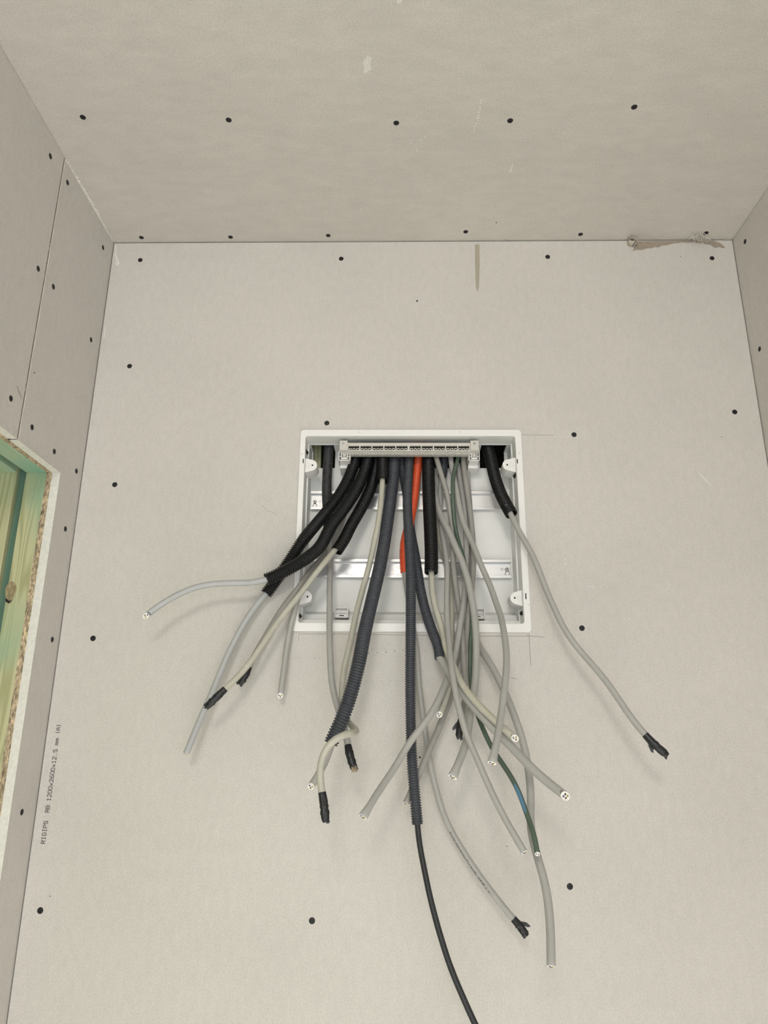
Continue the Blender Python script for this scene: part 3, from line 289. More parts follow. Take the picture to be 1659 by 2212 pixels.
'h': {'r': 0.005, 'p': [(0.1151, 0.076, 2.1519), (0.1151, 0.076, 2.1401), (0.1151, 0.0742, 2.1289), (0.1151, 0.0694, 2.1188), (0.1151, 0.0625, 2.1097), (0.1153, 0.0563, 2.1001), (0.1155, 0.0523, 2.0893), (0.1158, 0.0502, 2.0777), (0.1163, 0.0487, 2.0658), (0.1167, 0.0472, 2.0538), (0.1172, 0.0457, 2.0419), (0.1175, 0.0441, 2.0299), (0.1178, 0.0425, 2.018), (0.1179, 0.0409, 2.0061), (0.1179, 0.0394, 1.9941), (0.1178, 0.038, 1.9822), (0.1175, 0.0368, 1.9702), (0.1172, 0.0356, 1.9582), (0.1168, 0.0344, 1.9462), (0.1161, 0.0328, 1.9343), (0.1153, 0.0309, 1.9224), (0.1144, 0.0288, 1.9106), (0.1135, 0.0266, 1.8987), (0.1126, 0.0241, 1.8868), (0.1119, 0.0209, 1.8748), (0.1113, 0.0165, 1.863), (0.1108, 0.0105, 1.8512), (0.1102, 0.0033, 1.8396), (0.1098, -0.0041, 1.8283), (0.11, -0.0094, 1.8171), (0.1113, -0.0114, 1.8061), (0.1136, -0.0119, 1.7952), (0.1166, -0.0135, 1.7849), (0.12, -0.0173, 1.7755), (0.1238, -0.0228, 1.7669), (0.1281, -0.0287, 1.7584), (0.1328, -0.0339, 1.7491), (0.1374, -0.0387, 1.7393), (0.1416, -0.0436, 1.7292), (0.1455, -0.0486, 1.719), (0.1492, -0.0535, 1.7087), (0.1529, -0.058, 1.6982), (0.1563, -0.0621, 1.6874), (0.1594, -0.066, 1.6764), (0.1625, -0.0696, 1.6654), (0.1654, -0.0727, 1.6542), (0.1681, -0.0751, 1.6427), (0.1702, -0.0773, 1.6311), (0.1718, -0.0794, 1.6193), (0.1728, -0.0816, 1.6076), (0.1734, -0.084, 1.5958), (0.1733, -0.0869, 1.5841), (0.1726, -0.09, 1.5726), (0.1714, -0.0937, 1.5613), (0.1699, -0.0985, 1.5507), (0.1687, -0.1048, 1.5408), (0.1683, -0.1121, 1.5314), (0.1688, -0.1196, 1.5221), (0.17, -0.1268, 1.5126), (0.1717, -0.133, 1.5026), (0.1737, -0.1383, 1.492), (0.1753, -0.1433, 1.4812), (0.1762, -0.1483, 1.4704), (0.1763, -0.1534, 1.4595), (0.1759, -0.1586, 1.4486), (0.175, -0.1639, 1.4378), (0.1738, -0.1692, 1.4271), (0.1723, -0.1746, 1.4164), (0.1707, -0.18, 1.4058)]},
'i': {'r': 0.0042, 'p': [(0.0098, 0.022, 1.9078), (0.0111, 0.0195, 1.8961), (0.0124, 0.0163, 1.8845), (0.0137, 0.0121, 1.8731), (0.015, 0.0072, 1.8618), (0.0164, 0.0021, 1.8504), (0.0179, -0.0029, 1.8389), (0.0195, -0.0071, 1.8272), (0.0212, -0.0101, 1.8155), (0.0231, -0.0116, 1.8039), (0.0251, -0.0123, 1.7923), (0.027, -0.0128, 1.7807), (0.0285, -0.0135, 1.769), (0.0295, -0.0144, 1.7571), (0.0301, -0.0152, 1.7452), (0.0307, -0.0157, 1.7332), (0.0315, -0.0163, 1.7211), (0.0327, -0.0168, 1.7091), (0.0341, -0.0176, 1.6972), (0.0356, -0.0184, 1.6852), (0.0371, -0.0195, 1.6733), (0.0386, -0.0207, 1.6613), (0.0402, -0.0219, 1.6494), (0.0419, -0.0232, 1.6375), (0.0437, -0.0244, 1.6257), (0.0457, -0.0255, 1.6138), (0.0481, -0.0266, 1.602), (0.0508, -0.0276, 1.5903), (0.0537, -0.0285, 1.5786), (0.0569, -0.0294, 1.567), (0.0604, -0.0303, 1.5555), (0.0644, -0.0313, 1.5442), (0.0692, -0.0322, 1.5332), (0.075, -0.0332, 1.5227), (0.0812, -0.0345, 1.5125), (0.0877, -0.0361, 1.5024), (0.0943, -0.0379, 1.4925), (0.1012, -0.0398, 1.4827), (0.1083, -0.0417, 1.4732), (0.1157, -0.0435, 1.4638), (0.1232, -0.0453, 1.4545), (0.1309, -0.047, 1.4453), (0.1387, -0.0486, 1.4363), (0.1468, -0.0503, 1.4274), (0.155, -0.052, 1.4187)]},
'v_R': {'r': 0.0044, 'p': [(0.1703, -0.01, 1.9947), (0.174, -0.0135, 1.9841), (0.1771, -0.0175, 1.9736), (0.1803, -0.0213, 1.9631), (0.1841, -0.0242, 1.9522), (0.1886, -0.0267, 1.9413), (0.1933, -0.0291, 1.9305), (0.198, -0.0316, 1.9196), (0.2024, -0.034, 1.9086), (0.2061, -0.0363, 1.8973), (0.2094, -0.0385, 1.8859), (0.2124, -0.0408, 1.8744), (0.2154, -0.0431, 1.8629), (0.2186, -0.0454, 1.8515), (0.222, -0.0478, 1.8401), (0.2256, -0.0501, 1.8288), (0.2293, -0.0525, 1.8175), (0.2332, -0.0548, 1.8064), (0.2377, -0.0572, 1.7954), (0.2429, -0.0597, 1.7848), (0.2487, -0.0622, 1.7745), (0.2551, -0.0647, 1.7646), (0.2619, -0.0674, 1.7549), (0.2688, -0.0701, 1.7454), (0.2756, -0.073, 1.7358), (0.282, -0.0758, 1.726), (0.2881, -0.0787, 1.7159), (0.2938, -0.0816, 1.7056), (0.2991, -0.0846, 1.6952), (0.3044, -0.0876, 1.6848), (0.31, -0.0906, 1.6745), (0.316, -0.0937, 1.6645), (0.3225, -0.0968, 1.6548), (0.3293, -0.1, 1.6453)]}}
TIPS = {'v_left': [-0.0548, -0.1066, 1.6055], 'cream': [-0.2619, -0.072, 1.6831], 'grey2': [-0.2281, -0.026, 1.7169], 'loopc': [-0.0842, -0.172, 1.5499], 'a': [0.0849, -0.05, 1.6455], 'i': [0.1654, -0.054, 1.4055], 'v_R': [0.3497, -0.102, 1.626]}

# ------------------------------------------------------------------ the room
OX0, OX1, OZ0, OZ1 = -.1589, .2011, .1466+CAMZ, .4757+CAMZ       # box frame, outer
IX0, IX1, IZ0, IZ1 = -.1500, .1906, .1600+CAMZ, .4641+CAMZ       # box frame, inner
g = .0016
mb = MB()
xa, xb, za, zb = XL+g, XR-g, .0, ZC-.0022
hx0, hx1, hz0, hz1 = OX0+.006, OX1-.006, OZ0+.005, OZ1-.005
mb.box(xa, hx0, 0, .0125, za, zb).box(hx1, xb, 0, .0125, za, zb).box(hx0, hx1, 0, .0125, za, hz0).box(hx0, hx1, 0, .0125, hz1, zb)
wall_back = struct(mb.build('wall_back', M_BOARD))
mb = MB(); mb.box(XL-.25, XR+.25, .16, .18, 0, ZC+.1)
mb.box(XL-.25, XL-.012, .06, .16, 0, ZC).box(XR+.012, XR+.25, .06, .16, 0, ZC)
struct(mb.build('wall_rear_lining', M_CAVITY))
YN = -1.5      # the niche opens into the wider room here
JY, JZ, JN = -.0705, .3757+CAMZ, -.98       # jamb of the opening, its head, its near side
mb = MB(); T = .0125
def faces_board(y0, y1, z0, z1):
    mb.box(XL-T, XL, y0, y1, z0, z1, 0)
faces_board(JY, .06, 0, ZC-.0004)
faces_board(-.1995, JY, JZ, ZC-.0004)
faces_board(JN, -.2023, JZ, ZC-.001)
faces_board(YN, JN, 0, ZC-.001)
wall_left = mb.build('wall_left', [M_BOARD, M_GYPS, M_TORN_GAP]); struct(wall_left)
# cut edges of the boards show the white gypsum core
for p in wall_left.data.polygons:
    c = p.center
    if (abs(p.normal.y) > .9 and (abs(c.y-JY) < .002 or abs(c.y-JN) < .002 )) or (p.normal.z < -.9 and abs(c.z-JZ) < .002): p.material_index = 1
    if abs(p.normal.y) > .9 and abs(c.y+.2005) < .003: p.material_index = 2  # board edges inside the joint coloured dark brown to stand for gap shade
mb = MB(); mb.box(XL-.0122, XL-.0105, -.204, -.197, JZ, ZC); mb.build('joint_backing', M_DARK, wall_left)
# frayed bright bevel beside the joint
random.seed(3); vs = []; fs = []; n = 130
for i in range(n+1):
    z = JZ+(ZC-JZ)*i/n; wv = .0011+.0006*math.sin(i*.5)+random.uniform(-.0004, .0006)
    vs += [(XL-.0022, -.1998, z), (XL+.0003, -.1995+max(.0002, wv), z)]
    if i: b = 2*i; fs.append([b-2, b-1, b+1, b])
new('joint_bevel', vs, fs, M_GYPS, wall_left)
mb = MB(); mb.box(XR, XR+T, YN, .06, 0, ZC-.001); wall_right = struct(mb.build('wall_right', M_BOARD))
mb = MB(); mb.box(-1.7, 1.7, -2.7, .2, ZC, ZC+.03); ceiling = struct(mb.build('ceiling', M_CEIL))
mb = MB(); mb.box(-1.7, 1.7, -2.7, .2, -.05, 0); struct(mb.build('floor', M_FLOOR))
mb = MB(); mb.box(-1.7, XL-.145, YN-.02, YN, 0, ZC).box(XR+T, 1.7, YN-.02, YN, 0, ZC); struct(mb.build('wall_partition', M_BOARD))
mb = MB(); mb.box(-1.72, -1.7, -2.7, YN, 0, ZC); struct(mb.build('wall_room_left', M_BOARD))
mb = MB(); mb.box(1.7, 1.72, -2.7, YN, 0, ZC); struct(mb.build('wall_room_right', M_BOARD))
mb = MB(); mb.box(-1.7, -1.2, -2.72, -2.7, 0, ZC).box(1.5, 1.7, -2.72, -2.7, 0, ZC).box(-1.2, 1.5, -2.72, -2.7, 0, .1).box(-1.2, 1.5, -2.72, -2.7, 2.25, ZC)
struct(mb.build('wall_front', M_BOARD))

# opening in the left wall: chipboard sheathing, grooved treated timber
x1 = XL-T; x2 = x1-.0084; x3 = XL-.0527; x4 = XL-.067; x5 = XL-.130
door = empty('door_1', (XL, JY, 0), kind='structure')
mb = MB(); mb.box(x2, x1, JY-.0002, .05, 0, JZ+.08).box(x2, x1, JN-.06, JY-.0002, JZ, JZ+.08).box(x2, x1, JN-.06, JN, 0, JZ)
mb.build('chipboard_edge', M_OSB, door)
mb = MB(); mb.box(x3, x2, JY, JY+.06, 0, JZ+.06).box(x5, x4, JY, JY+.06, 0, JZ+.06); mb.build('timber_upright', M_WOODV, door, bevel=.0012)
mb = MB(); mb.box(x3, x2, JN-.06, JY, JZ, JZ+.06).box(x5, x4, JN-.06, JY, JZ, JZ+.06); mb.build('timber_head', M_WOODH, door, bevel=.0012)
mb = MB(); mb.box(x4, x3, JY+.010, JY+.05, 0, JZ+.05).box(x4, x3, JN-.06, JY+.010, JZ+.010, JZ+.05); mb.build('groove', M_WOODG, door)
mb = MB(); mb.box(x5, x2, JN-.06, JN, 0, JZ); mb.build('near_upright', M_WOODV, door)
mb = MB(); mb.box(x5-.02, x5, JN-.06, .06, 0, ZC).box(x5, x2, JN-.06, .06, JZ+.062, ZC); mb.build('outer_sheathing', M_WOODV, door)
# knot in the upright
kc = on_y(22, 1280, JY-.0006); mb = MB()
pts = [(kc.x+.0075*math.cos(a)*(1+.15*math.sin(3*a)), kc.z+.0165*math.sin(a)) for a in [2*PI*i/18 for i in range(18)]]
mb.prism(pts, JY-.0006, JY+.001)
mb.build('knot', mat('knot_wood', (.33, .27, .16), .6, vary=[(300, .5, (1, 1, .4))]), door)
mb = MB(); mb.prism([(kc.x-.0055, kc.z-.008), (kc.x-.004, kc.z-.0135), (kc.x+.001, kc.z-.0155), (kc.x+.005, kc.z-.010), (kc.x+.001, kc.z-.0125)], JY-.001, JY)
mb.build('knot_split', M_DARK, door)

# crumbled gypsum where the boards were cut
def crumbs(name, place, n, wfun, m, parent, seed):
    random.seed(seed); vs = []; fs = []
    for i in range(n+1):
        t = i/n; w = wfun(t)*random.uniform(.35, 1.25)
        for s_, h_ in ((0, .0016), (.6, .0014*random.uniform(.4, 1)), (1, 0)):
            vs.append(place(t, w*s_, h_))
        if i:
            b = 3*i
            for k in range(2): fs.append([b-3+k, b-2+k, b+1+k, b+k])
    for q in range(int(n*.5)):
        t = random.random(); w = wfun(t)*random.uniform(.6, 1.9); s_ = random.uniform(.0003, .0011); b = len(vs)
        vs += [place(t, w, .0012), place(t+s_*.9, w, 0), place(t, w+s_*1.2, 0), place(t-s_*.9, w, 0), place(t, w-s_, 0)]
        fs += [[b, b+1, b+2], [b, b+2, b+3], [b, b+3, b+4], [b, b+4, b+1]]
    return new(name, vs, fs, m, parent)
crumbs('crumbled_edge', lambda t, w, h: (XL+w, -.198+t*.196, ZC-h-.0002), 150, lambda t: .0005+.0042*max(0, math.sin(PI*min(1, t*1.05+.03)))*(.5+.5*abs(math.sin(t*23))), M_SMEAR, ceiling, 5)
crumbs('frayed_edge', lambda t, w, h: (XL+h*.8+.0002, JY-.001-t*.23, JZ+w-.0008), 170, lambda t: .0018+.0035*max(0, t-.45), M_SMEAR, wall_left, 6)

# marks on the boards: thin films of plaster, stain and pencil
def film(name, pts, m, parent, plane, off=.0003):
    P = []
    for px, py in pts:
        if plane == 'y': v = on_y(px, py, -off)
        elif plane == 'z': v = on_z(px, py, ZC-off)
        else: v = on_x(px, py, XL+off)
        P.append(v)
    n = len(P)
    nrm = {'y': Vector((0, 1, 0)), 'z': Vector((0, 0, 1)), 'x': Vector((-1, 0, 0))}[plane]
    vs = P+[p+nrm*(off*.95) for p in P]
    fs = [list(range(n))]+[[i, n+i, n+(i+1) % n, (i+1) % n] for i in range(n)]
    o = new(name, vs, fs, m, parent); return o
def blob(px, py, rx, ry, seed, rot=0, n=16, j=.35):
    random.seed(seed); out = []
    for i in range(n):
        a = 2*PI*i/n; k = 1+random.uniform(-j, j); x, y = rx*k*math.cos(a), ry*k*math.sin(a)
        out.append((px+x*math.cos(rot)-y*math.sin(rot), py+x*math.sin(rot)+y*math.cos(rot)))
    return out
film('plaster_smear', blob(793, 139, 9, 19, 1, .12, 20, .3), M_SMEAR, ceiling, 'z')
film('plaster_smear', [(1107, 352), (1109, 354), (1107, 362), (1104, 372), (1101, 373), (1101, 368), (1105, 360)], M_SMEAR, ceiling, 'z')
film('plaster_smear', blob(863, 3, 5, 6, 4), M_SMEAR, ceiling, 'z')
for i, (x, y, w_) in enumerate([(1040, 217, 3.2), (1038, 223, 2), (1036.5, 231, 3), (1036.5, 236, 3), (1033.5, 242.5, 4.4), (1034, 249, 2.5), (1031.5, 255, 4.6), (1032, 260, 2), (1028.5, 267, 3.6), (1026, 272, 1.6), (1025, 279, 1.6), (1024.5, 285, 1.7)]):
    film('plaster_tick', blob(x, y, w_, 1.6, 20+i, -.2, 8, .25), M_SMEAR, ceiling, 'z')
for i, (x, y) in enumerate([(918, 296), (908, 303), (900, 324), (889, 310), (755, 467), (912, 300)]): film('plaster_speck', blob(x, y, 1.3, 1.1, 50+i, 0, 7), M_GYPS, ceiling, 'z')
film('glue_stain', [(1026, 528), (1036, 528), (1036.5, 570), (1035.5, 600), (1034.5, 620), (1031.5, 631), (1028, 620), (1027, 600), (1026, 570)], M_STAIN, wall_back, 'y')
o4 = lambda x, y: (1250+x/4.056, 380+y/4.056)
film('torn_patch', [o4(*p) for p in ((505, 574), (495, 615), (473, 658), (520, 645), (545, 650), (600, 634), (640, 633), (668, 622), (700, 626), (730, 611), (790, 603), (830, 590), (870, 588), (905, 582), (960, 586), (1010, 580), (1050, 590), (1085, 586), (1110, 596), (1150, 601), (1178, 620), (1200, 631), (1235, 622), (1262, 632), (1285, 628), (1262, 605), (1240, 588), (1190, 566), (1000, 567), (700, 570))], M_TORN_GAP, wall_back, 'y', .0004)
film('plaster_dab', [(249, 530), (252, 531), (251, 548), (259, 569), (254, 574), (249, 572), (251, 566), (248, 552)], M_SMEAR, wall_back, 'y')
film('plaster_dab', [(226, 706), (230, 708), (227.5, 712), (226.5, 730), (224.5, 730), (225.5, 712)], M_SMEAR, wall_back, 'y')
film('plaster_scratch', [(1511, 1021), (1515, 1025), (1530, 1041), (1540, 1050), (1533, 1046), (1522, 1036), (1513, 1027)], M_SMEAR, wall_back, 'y')
for i, (x, y) in enumerate([(1221, 1208), (1222, 1218), (1273, 1267), (1279, 1266), (1359, 1336), (586, 1605), (592, 1607), (958, 1724)]): film('plaster_speck', blob(x, y, 1.5, 1.1, 70+i, 0, 7), M_GYPS, wall_back, 'y')
def pencil(pts, w=.9, m=M_PENCIL, parent=None, plane='y', name='pencil_line'):
    L = []; Rr = []
    for i, p in enumerate(pts):
        a = pts[max(0, i-1)]; b = pts[min(len(pts)-1, i+1)]; dx, dy = b[0]-a[0], b[1]-a[1]; l = math.hypot(dx, dy)
        L.append((p[0]-dy/l*w/2, p[1]+dx/l*w/2)); Rr.append((p[0]+dy/l*w/2, p[1]-dx/l*w/2))
    fn = {'y': lambda q: on_y(*q, -.0002), 'z': lambda q: on_z(*q, ZC-.0002), 'x': lambda q: on_x(*q, XL+.0002)}[plane]
    vs = [fn(q) for q in L]+[fn(q) for q in Rr]; n = len(pts)
    return new(name, vs, [[i, i+1, n+i+1, n+i] for i in range(n-1)], m, parent or wall_back)
pencil([(1127, 939.3), (1160, 939.6), (1196, 940.2)], .7)
pencil([(646, 1369.5), (760, 1370), (900, 1372), (1030, 1374), (1100, 1374), (1145, 1374), (1162, 1375), (1176, 1377.5)], .8)
pencil([(1142.5, 1368), (1144.5, 1400), (1146.5, 1437)], .9); pencil([(1139, 1368), (1139.2, 1374)], .6)
pencil([(646, 1366), (645, 1386)], .6); pencil([(640, 1364), (639.5, 1368)], .8)
pencil([(567, 1092), (576, 1103), (590, 1107), (600, 1111)], .5); pencil([(1090, 517), (1097, 519), (1105, 522)], .6, parent=ceiling, plane='z')
pencil([(1103, 1464), (1110, 1465), (1117, 1467)], .9)
random.seed(9)
for i in range(26):
    if i > 8 and random.random() < .5: continue
    t = i/25; x = 626+t*72+random.uniform(-1, 1); y = 1421-random.uniform(-1, 1)*(4 if x < 642 else 1.2)
    pencil([(x, y), (x+random.uniform(1, 1.7), y+random.uniform(-1, 1))], random.uniform(.5, 1.2), name='scuff_tick')
for i in range(16):
    x = 796+i*6.3+random.uniform(-1, 1); y = 1412-(x-796)*.11+random.uniform(-.8, .8)
    film('scuff_tick', blob(x, y, 2, .9, i, 0, 7), M_SMEAR if i % 3 else M_PENCIL, wall_back, 'y', .0002)
for i, x in enumerate((824, 842, 857, 873, 888)): film('scuff_tick', blob(x, 1471-(x-824)*.02, .9, .7, i, 0, 6), M_PENCIL, wall_back, 'y', .0002)
for i, (x, y, r, pl) in enumerate([(901, 650, 1.8, 'y'), (907, 1636, 2.2, 'y'), (1470.5, 554, .9, 'y'), (1072, 481, 1.2, 'z'), (1559, 944, 1.0, 'y'), (108, 1936, 1.2, 'y'), (1095.5, 1828, 1.1, 'y')]):
    film('pin_hole', blob(x, y, r, r, i, 0, 10, .1), M_REC, ceiling if pl == 'z' else wall_back, pl, .0002)
film('pin_hole', blob(74.6, 805.3, 1.2, 1.7, 3, 0, 10, .1), M_REC, wall_left, 'x', .0002)
pencil([(37, 834), (41, 846), (48, 862)], 2.2, M_STAIN, wall_left, 'x', 'scuff_mark')

# ------------------------------------------------------------------ stroke lettering
GL = {'R': [[(0, 0), (0, 6), (3, 6), (4, 5), (4, 4), (3, 3), (0, 3)], [(2, 3), (4, 0)]], 'I': [[(1, 0), (3, 0)], [(2, 0), (2, 6)], [(1, 6), (3, 6)]],
      'G': [[(4, 5), (3, 6), (1, 6), (0, 5), (0, 1), (1, 0), (3, 0), (4, 1), (4, 3), (2, 3)]], 'P': [[(0, 0), (0, 6), (3, 6), (4, 5), (4, 4), (3, 3), (0, 3)]],
      'S': [[(4, 5), (3, 6), (1, 6), (0, 5), (0, 4), (1, 3), (3, 3), (4, 2), (4, 1), (3, 0), (1, 0), (0, 1)]],
      'B': [[(0, 0), (0, 6), (3, 6), (4, 5), (4, 4), (3, 3), (0, 3)], [(3, 3), (4, 2), (4, 1), (3, 0), (0, 0)]],
      '1': [[(1, 5), (2, 6), (2, 0)], [(1, 0), (3, 0)]], '2': [[(0, 5), (1, 6), (3, 6), (4, 5), (4, 4), (0, 0), (4, 0)]],
      '0': [[(1, 0), (0, 1), (0, 5), (1, 6), (3, 6), (4, 5), (4, 1), (3, 0), (1, 0)]], 'x': [[(.3, 0), (3.7, 4)], [(.3, 4), (3.7, 0)]],
      '6': [[(4, 6), (2, 6), (0, 4), (0, 1), (1, 0), (3, 0), (4, 1), (4, 2), (3, 3), (0, 3)]], '.': [[(1.8, 0), (2.3, .5)]],
      '5': [[(4, 6), (0, 6), (0, 3.6), (3, 3.6), (4, 1.7), (4, 1), (3, 0), (0, 0)]], 'm': [[(0, 0), (0, 3.6), (1, 4), (2, 3.4), (2, 0)], [(2, 3.4), (3, 4), (4, 3.4), (4, 0)]],
      '(': [[(3, -.5), (2, 1), (2, 5), (3, 6.5)]], ')': [[(1, -.5), (2, 1), (2, 5), (1, 6.5)]], 'A': [[(0, 0), (0, 4), (2, 6), (4, 4), (4, 0)], [(0, 2.4), (4, 2.4)]],
      'E': [[(4, 6), (0, 6), (0, 0), (4, 0)], [(0, 3), (3, 3)]], 'U': [[(0, 6), (0, 1), (1, 0), (3, 0), (4, 1), (4, 6)]], 'O': [[(1, 0), (0, 1), (0, 5), (1, 6), (3, 6), (4, 5), (4, 1), (3, 0), (1, 0)]],
      'C': [[(4, 5), (3, 6), (1, 6), (0, 5), (0, 1), (1, 0), (3, 0), (4, 1)]], 'L': [[(0, 6), (0, 0), (4, 0)]]}
def lettering(text, pitch, size, lw, place):
    """place(u, v) maps running distance u and height v (metres) to a point"""
    vs = []; fs = []
    for i, ch in enumerate(text):
        for st in GL.get(ch, []):
            for a, b in zip(st, st[1:]):
                ax, ay, bx, by = [q*size/6 for q in (*a, *b)]; ax += i*pitch; bx += i*pitch
                l = math.hypot(bx-ax, by-ay); tx, ty = (bx-ax)/l*lw/2, (by-ay)/l*lw/2
                q = len(vs); m_ = 1 if l < size*.25 else 2
                for k in range(m_+1):
                    s_ = k/m_; ex = -1 if k == 0 else (1 if k == m_ else 0); cx_, cy_ = ax+(bx-ax)*s_+tx*ex, ay+(by-ay)*s_+ty*ex
                    vs += [place(cx_-ty, cy_+tx), place(cx_+ty, cy_-tx)]
                    if k: fs.append([q+2*k-2, q+2*k-1, q+2*k+1, q+2*k])
    return vs, fs
z0t = on_y(97, 1822).z
vs, fs = lettering('RIGIPS  RB 1200x2600x12.5 mm (A)', .00505, .0054, .00075, lambda u, v: (-.4922-v, -.00025, z0t+u))
o = new('printed_text', vs, fs, M_INK, wall_back)

# ------------------------------------------------------------------ distribution box
box = empty('distribution_box', ((OX0+OX1)/2, 0, OZ0), 'white plastic two-row distribution box recessed in the grey back wall, full of cables', 'junction box')
fr = ring_plate(rrect(OX0, OX1, OZ0, OZ1, .006), rrect(IX0, IX1, IZ0, IZ1, .004), -.0045, 0)
fr.build('frame', M_WHITE, box, bevel=.0012)
mb = MB(); t = .002; SY = .030; BY = .068; e = .0022
LZ = IZ0+.006
# front collar
mb.box(IX0-t, IX0, 0, SY, IZ0, IZ1).box(IX1, IX1+t, 0, SY, IZ0, IZ1).box(IX0-t, IX1+t, 0, SY, IZ1, IZ1+t).box(IX0-t, IX1+t, 0, SY, IZ0-t, IZ0)
# step facing the room
a0, a1, b0, b1 = IX0+e, IX1-e, IZ0+.012, IZ1+.0005
mb.box(IX0-t, a0, SY-.0006, SY+.0014, IZ0, IZ1).box(a1, IX1+t, SY-.0006, SY+.0014, IZ0, IZ1).box(a0, a1, SY-.0004, SY+.002, IZ0-t, IZ0+.009)
# rear body sides
mb.box(a0-t, a0, SY+.001, BY, b0-.015, b1).box(a1, a1+t, SY+.001, BY, b0-.015, b1)
# openings broken out for the conduits
hz = on_y(700, 1011, BY).z
H3 = [(on_y(676.5, 990, BY).x, on_y(724, 990, BY).x), (on_y(757, 990, BY).x, on_y(1013, 990, BY).x), (on_y(1036, 990, BY).x, on_y(1089, 990, BY).x)]
xs = [a0]+[q for p_ in H3 for q in p_]+[a1]
for i in range(0, len(xs), 2):
    mb.box(xs[i], xs[i+1], SY, BY+t, b1-.0005, b1+t-.0005)      # top strips
    mb.box(xs[i], xs[i+1], BY, BY+t, hz, b1)
mb.box(a0, a1, SY, SY+.0035, b1-.0012, b1+t)
mb.box(a0-t, a1+t, BY, BY+t, IZ0+.028, hz)
# sloped foot of the back panel
zf = IZ0+.028
mb.raw([(a0, BY, zf), (a1, BY, zf), (a1, .050, zf-.007), (a0, .050, zf-.007), (a0, .048, IZ0+.002), (a1, .048, IZ0+.002), (a0, BY+t, zf), (a1, BY+t, zf), (a1, .052, IZ0), (a0, .052, IZ0)],
       [[0, 3, 2, 1], [3, 4, 5, 2], [6, 7, 8, 9]])
tray = mb.build('tray', M_INNER, box)
for p in tray.data.polygons: pass
mb = MB()
for px, py in ((680, 1060), (800, 1160), (1101, 1190), (1100, 1268), (1105, 1340)):
    c = on_y(px, py, BY-.0004); tube_pts = [c+Vector((math.cos(2*PI*i/24)*.0042, 0, math.sin(2*PI*i/24)*.0042)) for i in range(24)]
    vs = []; 
    for q, rr in ((1, .0042), (0, .0037)): vs += [c+Vector((math.cos(2*PI*i/24)*rr, 0, math.sin(2*PI*i/24)*rr)) for i in range(24)]
    new('mould_mark', vs, [[i, (i+1) % 24, 24+(i+1) % 24, 24+i] for i in range(24)], M_WHITE, box)
def ear(hole, tip_dx, s, yf=.004):
    c = on_y(*hole, yf); tipx = on_y(hole[0]+tip_dx, hole[1], yf).x; r = .0095
    wallx = IX0 if s > 0 else IX1; cxx = tipx-s*r
    pts = [(wallx, c.z+.0125)]
    for i in range(11):
        a = math.radians(70-140*i/10); pts.append((cxx+s*r*math.cos(a), c.z+r*math.sin(a)))
    pts += [(wallx, c.z-.0125)]
    if s < 0: pts = pts[::-1]
    m_ = MB(); m_.prism(pts, yf, .036); e_ = m_.build('mounting_ear', M_WHITE, box, bevel=.0005)
    m_ = MB(); m_.cyl((c.x, yf-.0003, c.z), (0, 1, 0), .0014, .002, 14); m_.build('hole', M_REC, e_)
    vs = []; cc = Vector((c.x-s*.0075, yf-.0003, c.z-.0003))
    for rr in (.0036, .0033): vs += [cc+Vector((math.cos(2*PI*i/24)*rr, 0, math.sin(2*PI*i/24)*rr)) for i in range(24)]
    new('ring_mark', vs, [[i, (i+1) % 24, 24+(i+1) % 24, 24+i] for i in range(24)], M_CARR, e_)
ear((675, 1005), 10, 1); ear((1095.6, 1004), -10, -1); ear((664, 1289), 10, 1); ear((1112, 1291.6), -10, -1)
for px, py, s in ((664.5, 977, 1), (1107.5, 1028, -1), (650.5, 1331, 1), (1125.5, 1325, -1)):
    x_ = (IX0 if s > 0 else IX1); c = on_y(px, py, .012); z_ = c.z
    m_ = MB(); m_.raw([(x_-s*.001, .004, z_+.004), (x_-s*.001, .004, z_-.004), (x_-s*.001, .022, z_-.003), (x_-s*.001, .022, z_+.006), (x_+s*.004, .013, z_)],
                      [[0, 1, 4], [1, 2, 4], [2, 3, 4], [3, 0, 4], [3, 2, 1, 0]])
    m_.build('clip_notch', M_DARK, box)
for px, py, h_ in ((655, 996, .0075), (1117.5, 996.5, .0072), (1136, 1288, .009)):
    c = on_y(px, py, -.0045); m_ = MB(); m_.box(c.x-.0008, c.x+.0008, -.0047, -.004, c.z-h_/2, c.z+h_/2); m_.build('slot', M_REC, box)
for px, py in ((651.5, 981), (1122, 979), (1141.5, 1306), (775.5, 934), (993, 933)):
    c = on_y(px, py, -.0045); m_ = MB(); m_.cyl((c.x, -.00475, c.z), (0, 1, 0), .0011, .0004, 10); m_.build('dimple', M_CARR, box)
for pxa, pxb, pya, pyb in ((723, 752, 1312, 1334.5), (1019, 1048, 1314, 1337)):
    A = on_y(pxa, pya, .032); B = on_y(pxb, pyb, .032); m_ = MB(); tk = .0016
    m_.box(A.x, A.x+tk, .032, .066, B.z, A.z).box(B.x-tk, B.x, .032, .066, B.z, A.z).box(A.x+tk, B.x-tk, .032, .066, B.z, B.z+tk).box(A.x+tk, B.x-tk, .032, .066, A.z-tk, A.z)
    mid = (A.z+B.z)/2; m_.box(A.x+tk, B.x-tk, .034, .066, mid-.0006, mid+.0006).box(A.x+tk, B.x-tk, .037, .066, B.z+tk, mid-.0006).box(A.x+tk, B.x-tk, .040, .066, mid+.0006, A.z-tk)
    k_ = m_.build('latch', M_WHITE, box, bevel=.0003)
    m_ = MB(); m_.box((A.x+B.x)/2-.0037, (A.x+B.x)/2+.0037, .0367, .0372, B.z+(mid-B.z)*.45, B.z+(mid-B.z)*.45+.0013); m_.build('slot', M_REC, k_)
